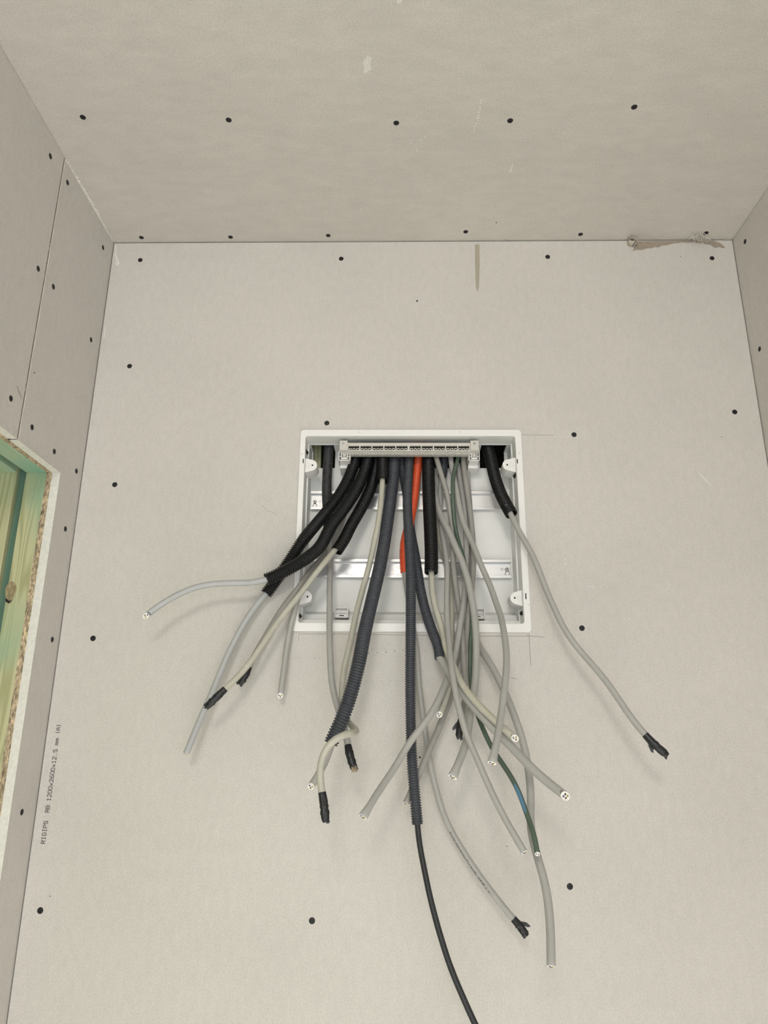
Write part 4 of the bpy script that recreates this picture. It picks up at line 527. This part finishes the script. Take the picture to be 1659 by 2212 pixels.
# DIN rails
def rail(x0_, x1_, z0_, z1_, screws):
    fy = .0585; t_ = .001; fl = .0048
    prof = [(fy, z1_), (fy, z1_-fl), (.0665, z1_-fl), (.0665, z0_+fl), (fy, z0_+fl), (fy, z0_)]
    off = [(fy+t_, z1_), (fy+t_, z1_-fl+t_), (.0675, z1_-fl+t_), (.0675, z0_+fl-t_), (fy+t_, z0_+fl-t_), (fy+t_, z0_)]
    ring = prof+off[::-1]; n = len(ring)
    vs = [(x0_, y_, z_) for y_, z_ in ring]+[(x1_, y_, z_) for y_, z_ in ring]
    m_ = MB(); m_.raw(vs, [[i, (i+1) % n, n+(i+1) % n, n+i] for i in range(n)]+[[i, i+1, n-2-i, n-1-i] for i in range(5)]+[[n+i+1, n+i, 2*n-1-i, 2*n-2-i] for i in range(5)])
    r_ = m_.build('mounting_rail', M_ZINC, box, bevel=.0003)
    for px, py, rad, kind in screws:
        c = on_y(px, py, .0655)
        if kind == 's':
            m2 = MB(); m2.cyl((c.x, .0664, c.z), (0, -1, 0), rad, .0018, 20, r2=rad*.8)
            m2.box(c.x-rad*.6, c.x+rad*.6, .0643, .0647, c.z-.0004, c.z+.0004, 1).box(c.x-.0004, c.x+.0004, .0643, .0647, c.z-rad*.6, c.z+rad*.6, 1)
            m2.build('screw', [M_ZS, M_REC], r_)
        else:
            vs = []
            for rr in (rad, rad*.8): vs += [(c.x+math.cos(2*PI*i/20)*rr, .0663, c.z+math.sin(2*PI*i/20)*rr) for i in range(20)]
            new('punched_hole', vs, [[i, (i+1) % 20, 20+(i+1) % 20, 20+i] for i in range(20)], M_DARK, r_)
rail(-.1462, .1750, .3583+CAMZ, .3910+CAMZ, [(680, 1083, .0034, 's'), (690.5, 1083, .0020, 'h'), (680, 1092, .0038, 'h')])
rail(-.1445, .1848, .2425+CAMZ, .2735+CAMZ, [(1095.6, 1230, .0038, 's'), (1084.5, 1229.5, .0022, 'h'), (1096, 1238.5, .0040, 'h')])

# ------------------------------------------------------------------ neutral terminal strip across the top of the box
TY = .004
A = on_y(734, 957, TY); B = on_y(1033.5, 975.5, TY); zt, zb_ = (A.z+B.z)/2+.0065, (A.z+B.z)/2-.0065
zt = on_y(880, 956.5, TY).z; zb_ = on_y(880, 975, TY).z
strip = empty('terminal_strip', ((A.x+B.x)/2, TY, zb_), 'beige terminal strip with ten groups of screws clipped across the top of the box', 'terminal strip')
zo = lambda x, y: (720+x/5.027, 940+y/5.027)
GR = [(165, 281), (295, 412), (425, 542), (555, 672), (685, 805), (830, 950), (962, 1079), (1095, 1212), (1225, 1345), (1358, 1476)]
gx = [(on_y(*zo(a, 140), TY).x, on_y(*zo(b, 140), TY).x) for a, b in GR]
wz1 = on_y(880, 963, TY).z; wz0 = on_y(880, 972.6, TY).z
mb = MB(); mb.box(A.x, B.x, TY, TY+.004, wz1, zt).box(A.x, B.x, TY, TY+.004, zb_, wz0)
px_ = A.x
for a, b in gx: mb.box(px_, a, TY, TY+.004, wz0, wz1); px_ = b
mb.box(px_, B.x, TY, TY+.004, wz0, wz1)
mb.box(A.x+.004, B.x-.004, TY+.003, TY+.012, zb_-.0022, zb_-.0004)
for i in range(48):
    x_ = A.x+.008+(B.x-A.x-.016)*i/47; mb.box(x_-.0004, x_+.0004, TY+.003, TY+.012, zb_-.0048, zb_-.002)
mb.box(A.x+.004, B.x-.004, TY+.006, TY+.016, zb_-.0034, zb_-.0022)
mb.build('carrier', M_CARR, strip, bevel=.0003)
ztop = on_y(745, 953, TY).z
for k, (pa, pb) in enumerate(((734, 751), (1016, 1033.5))):
    a = on_y(pa, 957, TY).x; b = on_y(pb, 957, TY).x; m_ = MB()
    m_.box(a, b, TY-.003, TY+.004, zb_+.001, ztop); e_ = m_.build('end_cap', M_CARR, strip, bevel=.0004)
    c = on_y((741.5, 1025)[k], 958, TY-.003)
    m_ = MB(); m_.cyl((c.x, TY-.0030, c.z), (0, -1, 0), .0021, .0008, 16); m_.box(c.x-.0016, c.x+.0016, TY-.0041, TY-.0036, c.z-.0003, c.z+.0003, 1)
    m_.build('screw', [M_ZS, M_REC], e_)
    # lever clip in a small bracket on a block
    la, lb = ((731.5, 757), (1012, 1036))[k]
    X0 = on_y(la, 990, .012).x; X1 = on_y(lb, 990, .012).x; Z1 = on_y(745, 974, .012).z; Z0 = on_y(745, 996, .012).z; w_ = .0014
    m_ = MB(); m_.box(X0, X0+w_, .010, .034, Z0, Z1).box(X1-w_, X1, .010, .034, Z0, Z1).box(X0, X1, .010, .034, Z0, Z0+w_).box(X0, X1, .012, .014, (Z0+Z1)/2-.0012, (Z0+Z1)/2)
    i0, i1 = X0+(X1-X0)*.22, X1-(X1-X0)*.22
    m_.box(i0, i0+w_, .007, .016, Z0+.003, Z1).box(i1-w_, i1, .007, .016, Z0+.003, Z1).box(i0, i1, .007, .010, Z0+.002, Z0+.0045)
    br = m_.build('bracket', M_WHITE, strip, bevel=.0003)
    m_ = MB(); mx_ = (X0+X1)/2; m_.box(mx_-.0026, mx_+.0026, .009, .012, Z0+.006, Z1); m_.build('lever', M_CARR, br)
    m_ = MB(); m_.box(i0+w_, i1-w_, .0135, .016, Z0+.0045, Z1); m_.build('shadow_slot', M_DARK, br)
    m_ = MB(); Zc = on_y(745, 1010, .03).z; m_.box(X0+.0008, X1-.0008, .030, .066, Zc-.001, Z0); m_.build('block', M_WHITE, br, bevel=.0004)
for a, b in gx:
    m_ = MB(); m_.box(a, b, TY+.003, TY+.012, wz0, wz1); tb = m_.build('terminal_block', M_DARK, strip)
    for j in range(3):
        cx_ = a+(b-a)*(.17+.33*j); r_ = (b-a)*.145
        m_ = MB(); m_.cyl((cx_, TY+.0035, wz0+r_*.75), (0, -1, 0), r_, .0020, 16, 0); m_.cyl((cx_, TY+.0017, wz0+r_*.75), (0, -1, 0), r_*.5, .0002, 12, 1)
        m_.build('screw', [M_ZS if j == 5 else M_CARR, M_DARK], tb)

# timber stud seen through the left-hand opening behind the box
mb = MB(); a = on_y(676, 990, .085).x; b = on_y(694, 990, .085).x
mb.box(a-.004, b, .080, .155, .30+CAMZ, .60+CAMZ); stud = mb.build('wall_stud', M_WOODV); struct(stud)

# ------------------------------------------------------------------ conduits
def conduit(key, m, pitch, label, group='corrugated conduits coming out of the box', seg=22, depth=.19):
    d = PATHS[key]; P, st = resample(spline(d['p'], .004), pitch/6); r = d['r']; pr = (1, 1, 1, 1-depth, 1-depth, 1-depth*.9)
    rad = [r*pr[i % 6] for i in range(len(P))]
    rad[-1] = r*.97; rad[-2] = r*.97
    mb_ = MB(); F = frames(P); vs = []; n = seg
    rings = [(P[i], F[i], rad[i]) for i in range(len(P))]
    back = [len(P)-1]+[i for i in range(len(P)-3, max(0, len(P)-40), -3)]
    rings += [(P[i], F[i], r*.76) for i in back]
    for p, (t_, u, w_), rr in rings:
        for k in range(n): vs.append(p+(u*math.cos(2*PI*k/n)+w_*math.sin(2*PI*k/n))*rr)
    fs = [[i*n+k, i*n+(k+1) % n, (i+1)*n+(k+1) % n, (i+1)*n+k] for i in range(len(rings)-1) for k in range(n)]
    o_ = new('corrugated_conduit', vs, fs, m, None, True)
    return tag(o_, label, 'conduit', group)
conduit('c_left', M_DARKC, .0034, 'dusty thin dark conduit alone in the left-hand opening of the box')
conduit('c_A', M_BLACKC, .0036, 'black corrugated conduit passing under another one and ending lowest at the far left')
conduit('c_B', M_BLACKC, .0036, 'black corrugated conduit lying on top, its open end pointing left beside the box')
conduit('c_C', M_BLACKC, .0036, 'black corrugated conduit ending just above the lower rail with a cream cable coming out')
conduit('c_short', M_BLACKC, .0038, 'very short black conduit ending above the upper rail, cream cable straight down from it')
conduit('c_D', M_GREYC, .0039, 'long thick slate-grey conduit curving down left, a pale cable looped round its end')
conduit('c_E2', M_GREYC, .0033, 'slate-grey conduit crossing behind the long straight one and slanting down right')
conduit('c_F', M_GREYC, .0033, 'longest slate-grey conduit hanging straight down with a black cable out of its end')
conduit('c_or', M_ORANGE, .0030, 'orange corrugated conduit half hidden behind the long straight grey one')
conduit('c_G', M_BLACKC, .0040, 'thick black conduit hanging straight down right of the orange one')
conduit('c_sm', M_GREYC, .0033, 'short slate-grey conduit stub at top right behind a crossing grey cable')
conduit('c_R', M_BLACKC, .0040, 'black corrugated conduit alone in the right-hand opening of the box')

# ------------------------------------------------------------------ cables
TOCAM = lambda p: (CAM-p).normalized()
def cable(key, m, label, end='cut', tilt=0., wires=3, pinch=False, group='cables hanging out of the box', n=18):
    d = PATHS[key]; P, st = resample(spline(d['p'], .004), .004); r = d['r']
    e_ = empty('electrical_cable', P[0], label, 'cable', group)
    F = frames(P); T_ = F[-1][0]; tc = TOCAM(P[-1]); cd = (T_+tc*tilt).normalized() if tilt else T_
    rad = [r]*len(P); sq = [None]*len(P)
    if pinch:
        for q in range(1, 5):
            k = (5-q)/4; sq[-q] = (tc, 1-.45*k, 1+.28*k)
    random.seed(hash(key) % 1000 if False else sum(map(ord, key)))
    mb_ = MB(); FF, last = tube(mb_, P, rad, n, cap0=True, cap1=True, close_dir=cd if tilt else None, squash=sq)
    o_ = mb_.build('sheath', m, e_, True)
    if end == 'cut':
        c = sum((Vector(v) for v in last), Vector())/n
        f_ = MB(); vs = [c+(Vector(v)-c)*.93+cd*.0003 for v in last]+[c+(Vector(v)-c)*.93-cd*.0008 for v in last]
        f_.raw(vs, [list(range(n))]+[[k, (k+1) % n, n+(k+1) % n, n+k] for k in range(n)])
        ff = f_.build('cut_face', M_CUT, e_)
        u = (Vector(last[0])-c); v_ = (Vector(last[n//4])-c)
        for w_ in range(wires):
            a = 2*PI*w_/wires+.4; cc = c+(u*math.cos(a)+v_*math.sin(a))*.40
            wm = [M_BLUE, M_BROWN, M_GY, M_WB, M_COPPER][w_ % 5]
            g_ = MB(); g_.cyl(cc-cd*.0006, cd, r*.23, .0014, 10); k_ = g_.build('wire', wm, e_, False)
            g_ = MB(); g_.cyl(cc+cd*.0004, cd, r*.11, .0006, 8); g_.build('core', M_COPPER, k_)
    if end == 'tape':
        tip = Vector(TIPS[key]); a = P[-1]; back = P[-3]
        L_ = (tip-a).length; Q = []; rr = []; sq = []
        for i in range(15):
            t_ = i/14; q = a.lerp(tip, t_) if t_ > 0 else a
            q = a + (T_*L_*t_*(1-t_) + (tip-a)*t_*t_) if False else a+(tip-a)*t_*(.45+.55*t_)+T_*L_*(.55)*t_*(1-t_)
            Q.append(q)
            k = 1.15+.05*math.sin(i*1.1+len(key))+random.uniform(-.03, .03)
            if i == 0: k = 1.13
            if t_ > .78: k *= 1-1.6*(t_-.78)
            rr.append(r*k); sq.append((tc, 1-.45*max(0, t_-.45), 1.05+.05*math.sin(i*1.7)+random.uniform(-.04, .04)))
        Q = [P[-3], P[-2]]+Q; rr = [r*1.09, r*1.13]+rr; sq = [None, None]+sq
        g_ = MB(); tube(g_, Q, rr, 14, squash=sq)
        # ragged free ends of the tape
        t_ = (tip-a).normalized(); s_ = t_.cross(tc).normalized()
        for q in range(5):
            b0_ = tip-t_*random.uniform(.001, .004)+s_*r*random.uniform(-.9, .9); w_ = random.uniform(.0012, .0026); l_ = random.uniform(.002, .005)
            dv = (t_+s_*random.uniform(-.5, .5)).normalized(); sv = dv.cross(tc).normalized()
            vs = [b0_-sv*w_-tc*.0006, b0_+sv*w_-tc*.0006, b0_+dv*l_+sv*w_*.5, b0_+dv*l_*.8-sv*w_*.6, b0_-sv*w_+tc*.0006, b0_+sv*w_+tc*.0006, b0_+dv*l_+sv*w_*.5+tc*.0006, b0_+dv*l_*.8-sv*w_*.6+tc*.0006]
            g_.raw(vs, [[0, 1, 2, 3], [7, 6, 5, 4], [0, 4, 5, 1], [1, 5, 6, 2], [2, 6, 7, 3], [3, 7, 4, 0]])
        FL = -1 if key in ('v_R', 'a') else 1
        if key in ('v_R', 'i', 'a'):
            b0_ = a+t_*L_*.12-s_*r*1.1*FL; dv = (t_*.8-s_*.45*FL).normalized(); sv = dv.cross(tc).normalized()
            vs = [b0_-sv*.002, b0_+sv*.002, b0_+dv*.009+sv*.0016, b0_+dv*.012-sv*.001, b0_+dv*.006-sv*.003]; vs += [v+tc*.0007 for v in vs]
            g_.raw(vs, [[0, 1, 2, 3, 4], [9, 8, 7, 6, 5]]+[[i, 5+i, 5+(i+1) % 5, (i+1) % 5] for i in range(5)])
        g_.build('tape_wrap', M_TAPE, e_, False)
    return e_, P, F, r
cable('v_left', M_CAB, 'grey cable hanging vertically left of centre, stripped strands showing at its taped tip', 'tape')
tipv = Vector(TIPS['v_left'])
cable('v_A', M_CABL, 'pale cable arching down to the lower far left from the lowest black conduit', 'cut', 0, 3)
cable('v_B', M_CABL, 'pale cable bending out horizontally to the far left, cut white end', 'cut', 1.3)
cable('cream', M_CABC, 'cream cable slanting down left from a black conduit to a big black taped end', 'tape')
cable('grey2', M_CABD, 'grey cable hidden just behind the slanting cream one, small taped end', 'tape')
cable('grey3', M_CAB, 'short grey cable ending in a cut face just below left of the box', 'cut', 1.0)
cable('loopc', M_CABC, 'pale cable looping round the thick grey conduit and ending down in black tape', 'tape')
cable('v_D', M_CAB, 'stub of grey cable coming out of the thick grey conduit, cut white end', 'cut', .8)
cable('v_F', M_BLK, 'thin black cable running down out of the bottom of the picture', 'cut')
cable('a', M_CABD, 'drab grey cable in the middle of the bundle ending in a small black taped knob', 'tape')
cable('b', M_CAB, 'grey cable crossing to lower left inside the bundle, flared cut end near a screw hole', 'cut', .35, pinch=True)
cable('c', M_CAB, 'front grey cable slanting down right across the bundle to a plain cut end', 'cut', .2)
cx = cable('x', M_CABC, 'cream cable with yellow print crossing down right, round cut end with cores', 'cut', 1.3)
cable('y', M_CAB, 'thickest grey cable reaching furthest right of the bundle, large white end with coloured cores', 'cut', 1.2, wires=4)
cable('d', M_CABC, 'short grey cable of the middle bundle with a bright white cut face', 'cut', 1.1)
cable('e', M_CAB, 'grey cable crossing in front of the long straight conduit to lower left', 'cut', 0, pinch=True)
cable('f', M_CAB, 'grey cable bowing out to the right then hanging back in, flared cut end', 'cut', .3, pinch=True)
cable('g', M_CABD, 'grey cable almost hidden behind the long conduit, tip just left of it', 'cut')
gr = cable('green', mat('green_cable', (.085, .125, .092), .38, vary=[(50, .15, ONE)]), 'thin dark green cable winding down right through the bundle', 'cut', .5, wires=2)
cable('h', M_CAB, 'long grey cable hanging lowest at right, plain straight cut end', 'cut')
ci = cable('i', M_CAB, 'grey cable with small black print, its taped tip lowest on the wall', 'tape')
cable('v_R', M_CAB, 'single grey cable snaking far out to the right, taped ragged end', 'tape')

def near_index(P, px, py):
    best, bi = 1e9, 0
    for i, p in enumerate(P):
        q = p-CAM; z = q.dot(FWD); x_ = W/2+FPX*q.dot(RGT)/z; y_ = H/2-FPX*q.dot(UPV)/z; dd = (x_-px)**2+(y_-py)**2
        if dd < best: best, bi = dd, i
    return bi
def on_tube(P, F, r, i0, st, ang, flip=1):
    def place(u, v):
        s_ = i0+u/st; k = max(0, min(len(P)-2, int(s_))); f_ = s_-k; p = P[k].lerp(P[k+1], f_); t_ = F[k][0]
        tc = TOCAM(p); n1 = (tc-t_*tc.dot(t_)).normalized(); n2 = t_.cross(n1); a = ang+flip*v/r
        return p+(n1*math.cos(a)+n2*math.sin(a))*(r+.00012)
    return place
e_, P, F, r = cx; st = (P[1]-P[0]).length; i0 = near_index(P, 1005, 1497)
vs, fs = lettering('EUROCABEL', .0062, .0045, .0005, on_tube(P, F, r, i0, st, -.2, -1)); new('printed_text', vs, fs, M_YPRINT, e_)
random.seed(12); vs = []; fs = []; pl = on_tube(P, F, r, i0, st, 0, -1)
for k in range(9):
    u = .064+k*.0042; v0 = random.uniform(-.001, .001); q = len(vs); vs += [pl(u, v0-.0012), pl(u+.0005, v0-.0012), pl(u+.0012, v0+.0012), pl(u+.0007, v0+.0012)]; fs.append([q, q+1, q+2, q+3])
new('print_mark', vs, fs, M_YPRINT, e_)
e_, P, F, r = ci; st = (P[1]-P[0]).length; i0 = near_index(P, 972, 1795); i1 = near_index(P, 1060, 1928); L_ = (i1-i0)*st
pl = on_tube(P, F, r, i0, st, .62, 1); vs = []; fs = []; u = 0
while u < L_:
    if random.random() < .12: u += .003; continue
    for k in range(2):
        v0 = random.uniform(-.0011, .0004); w_ = random.uniform(.0005, .0012); h_ = random.uniform(.0006, .0016); q = len(vs)
        sl = random.uniform(-.0008, .0008); vs += [pl(u, v0), pl(u+w_, v0), pl(u+w_+sl, v0+h_), pl(u+sl, v0+h_)]; fs.append([q, q+1, q+2, q+3])
    u += random.uniform(.0012, .002)
new('print_mark', vs, fs, M_INK, e_)
# blue stretch of the green cable
e_, P, F, r = gr; i0 = near_index(P, 1116, 1693); i1 = near_index(P, 1135, 1758); vs = []; fs = []
for k, i in enumerate(range(i0, i1+1)):
    t_ = F[i][0]; tc = TOCAM(P[i]); n1 = (tc-t_*tc.dot(t_)).normalized(); n2 = t_.cross(n1); hw = .75*math.sin(PI*(k+.4)/(i1-i0+.8))**.5
    for j in range(6):
        a = .25-hw+2*hw*j/5; vs.append(P[i]+(n1*math.cos(a)+n2*math.sin(a))*(r+.00012))
    if k:
        b_ = 6*k
        for j in range(5): fs.append([b_-6+j, b_-5+j, b_+1+j, b_+j])
new('blue_streak', vs, fs, mat('blue_paint', (.10, .24, .36), .4), e_, True)
# bare strands at the taped tip of the vertical cable
vl = [o_ for o_ in bpy.data.objects if o_.get('label', '').startswith('grey cable hanging vertically')][0]
mb = MB(); a = Vector(PATHS['v_left']['p'][-1]); dv = (tipv-a).normalized(); random.seed(4)
for k in range(9):
    q = tipv-dv*.006+Vector((random.uniform(-.0035, .0035), random.uniform(-.004, 0), random.uniform(-.002, .002))); mb.cyl(q, dv+Vector((random.uniform(-.25, .25), -.3, 0)), .0006, .009, 6)
mb.build('bare_strands', mat('old_copper_strand', (.42, .33, .22), .5, metal=.3), vl)

# ------------------------------------------------------------------ drywall screws
def screw_proto():
    mb_ = MB(); n = 24; prof = [(.0043, -.0001), (.0041, -.0006), (.0034, -.0008), (.0016, -.00075)]; vs = []
    for rr, yy in prof: vs += [(rr*math.cos(2*PI*i/n), yy, rr*math.sin(2*PI*i/n)) for i in range(n)]
    vs += [(0, -.0007, 0)]
    fs = [[q*n+i, q*n+(i+1) % n, (q+1)*n+(i+1) % n, (q+1)*n+i] for q in range(3) for i in range(n)]+[[3*n+i, 3*n+(i+1) % n, 4*n] for i in range(n)]
    mb_.raw(vs, fs); mb_.cyl((0, 0, 0), (0, 1, 0), .0018, .03, 10)
    return mb_
hm = screw_proto().build('drywall_screw', M_SCREW, None, True); head_mesh = hm.data
mb = MB(); mb.box(-.0021, .0021, -.00095, -.0006, -.00042, .00042).box(-.00042, .00042, -.00096, -.0006, -.0021, .0021)
rc = mb.build('cross_recess', M_REC); rec_mesh = rc.data
bpy.data.objects.remove(hm); bpy.data.objects.remove(rc)
mh = bpy.data.meshes.new('halo'); n = 24; vs = []
for rr in (.0042, .0056): vs += [(rr*(1+(.12*math.sin(5*i) if rr > .005 else 0))*math.cos(2*PI*i/n), -.00008, rr*(1+(.10*math.cos(3*i) if rr > .005 else 0))*math.sin(2*PI*i/n)) for i in range(n)]
mh.from_pydata(vs, [], [[i, (i+1) % n, n+(i+1) % n, n+i] for i in range(n)]); mh.materials.append(mat('crushed_paper_rim', (.66, .63, .58), .8))
ROT = {'y': (0, 0, 0), 'z': (-PI/2, 0, 0), 'x': (0, 0, PI/2), 'X': (0, 0, -PI/2)}
SC = [
    ('z', 179, 253, 'dark drywall screw in the ceiling, leftmost of the front row'),
    ('z', 494, 259, 'dark drywall screw in the ceiling front row, second from the left'),
    ('z', 856, 265.5, 'dark drywall screw in the ceiling front row, below the long white plaster smear'),
    ('z', 1102, 260.5, 'dark drywall screw in the ceiling front row, right of the dotted white ticks'),
    ('z', 1370, 231, 'dark drywall screw in the ceiling, rightmost of the front row'),
    ('z', 305.5, 513, 'dark drywall screw in the ceiling, leftmost along the back wall joint'),
    ('z', 498, 512, 'dark drywall screw in the ceiling along the back joint, second from the left'),
    ('z', 709, 508.5, 'dark drywall screw in the ceiling along the back joint, third from the left'),
    ('z', 1006, 500.5, 'dark drywall screw in the ceiling just left of the brown drip stain'),
    ('z', 1254, 506, 'dark drywall screw in the ceiling left of the paper curl'),
    ('z', 1525, 503, 'dark drywall screw in the ceiling beside the tuft of pale threads'),
    ('y', 303, 562, 'dark drywall screw in the back wall, top left corner'),
    ('y', 737, 559, 'dark drywall screw in the back wall top row, left of the brown drip stain'),
    ('y', 1183, 555, 'dark drywall screw in the back wall top row, right of the brown drip stain'),
    ('y', 1538, 558, 'dark drywall screw in the back wall top right, under the torn brown paper'),
    ('y', 280, 791, 'dark drywall screw near the left edge of the back wall, second from the top'),
    ('y', 1587, 890, 'dark drywall screw near the right edge of the back wall, alone at mid height'),
    ('y', 1240, 939, 'dark drywall screw in the back wall level with the top right of the box'),
    ('y', 706, 914, 'drywall screw with clear cross recess just above the top left of the box'),
    ('y', 248, 1047, 'dark drywall screw near the left edge of the back wall, level with the upper rail'),
    ('y', 201, 1379, 'dark drywall screw near the left edge of the back wall, level with the box bottom'),
    ('y', 1257, 1357, 'drywall screw in the back wall right of the box, above the snaking cable'),
    ('y', 87, 1967, 'drywall screw near the left edge of the back wall, below the printed text'),
    ('y', 1231, 1915, 'drywall screw in the lower back wall right of the lowest hanging cable'),
    ('y', 674, 1989, 'drywall screw low in the back wall, left of the thin black cable'),
    ('x', 108.5, 337.4, 'dark drywall screw in the left wall, highest one left of the board joint'),
    ('x', 145.6, 394.4, 'dark drywall screw in the left wall, highest one right of the board joint'),
    ('x', 222.4, 534.9, 'dark drywall screw in the left wall, highest one beside the back corner'),
    ('x', 82.2, 580.4, 'dark drywall screw in the left wall left of the joint, middle one'),
    ('x', 115, 619.2, 'dark drywall screw in the left wall right of the joint, second from the top'),
    ('x', 196.4, 734, 'dark drywall screw in the left wall beside the back corner, second from the top'),
    ('x', 23.3, 860.9, 'dark drywall screw in the left wall left of the joint, just above the opening'),
    ('x', 69, 923, 'dark drywall screw in the left wall just above the frayed head of the opening'),
    ('x', 117, 975.3, 'dark drywall screw in the left wall just above the corner of the opening'),
    ('x', 164.8, 1017.7, 'dark drywall screw in the left wall by the back corner, level with the opening head'),
    ('x', 141, 1142.6, 'dark drywall screw in the narrow left wall strip, upper one beside the opening'),
    ('x', 112.6, 1381.5, 'dark drywall screw in the narrow left wall strip, above the printed text level'),
    ('x', 47, 1754.4, 'dark drywall screw in the narrow left wall strip, lowest one'),
    ('X', 1609.7, 521.8, 'dark drywall screw in the right wall, up by the ceiling corner'),
    ('X', 1641, 754, 'dark drywall screw in the right wall, lower one')]
random.seed(21)
for pl, px, py, lab in SC:
    p = {'y': lambda: on_y(px, py, 0), 'z': lambda: on_z(px, py, ZC), 'x': lambda: on_x(px, py, XL), 'X': lambda: on_x(px, py, XR)}[pl]()
    s = bpy.data.objects.new('drywall_screw', head_mesh); COL.objects.link(s); s.location = p
    s.rotation_euler = ROT[pl] if pl != 'z' else (PI/2, 0, 0)
    grp = {'y': 'drywall screws in the back wall', 'z': 'drywall screws in the ceiling', 'x': 'drywall screws in the left wall', 'X': 'drywall screws in the right wall'}[pl]
    tag(s, lab, 'screw', grp)
    a = random.uniform(0, PI/2)
    for nm, me in (('cross_recess', rec_mesh), ('paper_rim', mh)):
        c = bpy.data.objects.new(nm, me); COL.objects.link(c); c.parent = s
        if nm == 'cross_recess': c.rotation_euler = (0, a, 0)

# ------------------------------------------------------------------ torn paper curl and loose threads at the right ceiling corner
c = on_y(1366, 519.5, -.010); vs = []; fs = []; n = 46
for i in range(n+1):
    t = i/n; a = -1.2+t*2*PI*1.25; rr = .0080-.0038*t
    for y_ in (-.0012, -.013+.003*math.sin(a)): vs.append((c.x+rr*math.cos(a), y_, c.z+rr*1.05*math.sin(a)))
    if i: b = 2*i; fs.append([b-2, b-1, b+1, b])
pc = new('paper_curl', vs, fs, mat('curled_paper', (.55, .50, .43), .85), None, True)
sm = pc.modifiers.new('thick', 'SOLIDIFY'); sm.thickness = .0005
tag(pc, 'small roll of torn board paper curled out of the ceiling joint at right', 'paper')
random.seed(8); mb = MB()
def thread(pts, r_=.00045):
    P = spline([on_y(x, y, -d) for x, y, d in pts], .003); tube(mb, P, r_, 5)
for k in range(9):
    x0 = 1480+random.uniform(0, 45); pts = [(x0-random.uniform(8, 24), 516+random.uniform(-1, 4), .004), (x0, 504+random.uniform(-2, 8), .012+random.uniform(0, .01)), (x0+random.uniform(6, 16), 510+random.uniform(-3, 8), .014), (x0+random.uniform(10, 22), 521+random.uniform(-3, 6), .005)]
    thread(pts)
for k in range(5):
    x0 = 1512+k*4.2; thread([(x0, 508+k*.6, .012), (x0+3.5, 516, .015), (x0-1, 524+k*.3, .008)], .0004)
thread([(1562, 512, .004), (1568, 506, .008), (1578, 506, .008), (1582, 514, .004)]); thread([(1560, 515, .003), (1572, 517, .006), (1584, 516, .003)])
thread([(1545, 505, .01), (1575, 494, .03), (1600, 481, .06), (1614, 471, .08)], .00015)
tag(mb.build('thread_tuft', M_FIBRE, None, True), 'tuft of loose pale threads in the ceiling joint beside the right corner', 'threads')
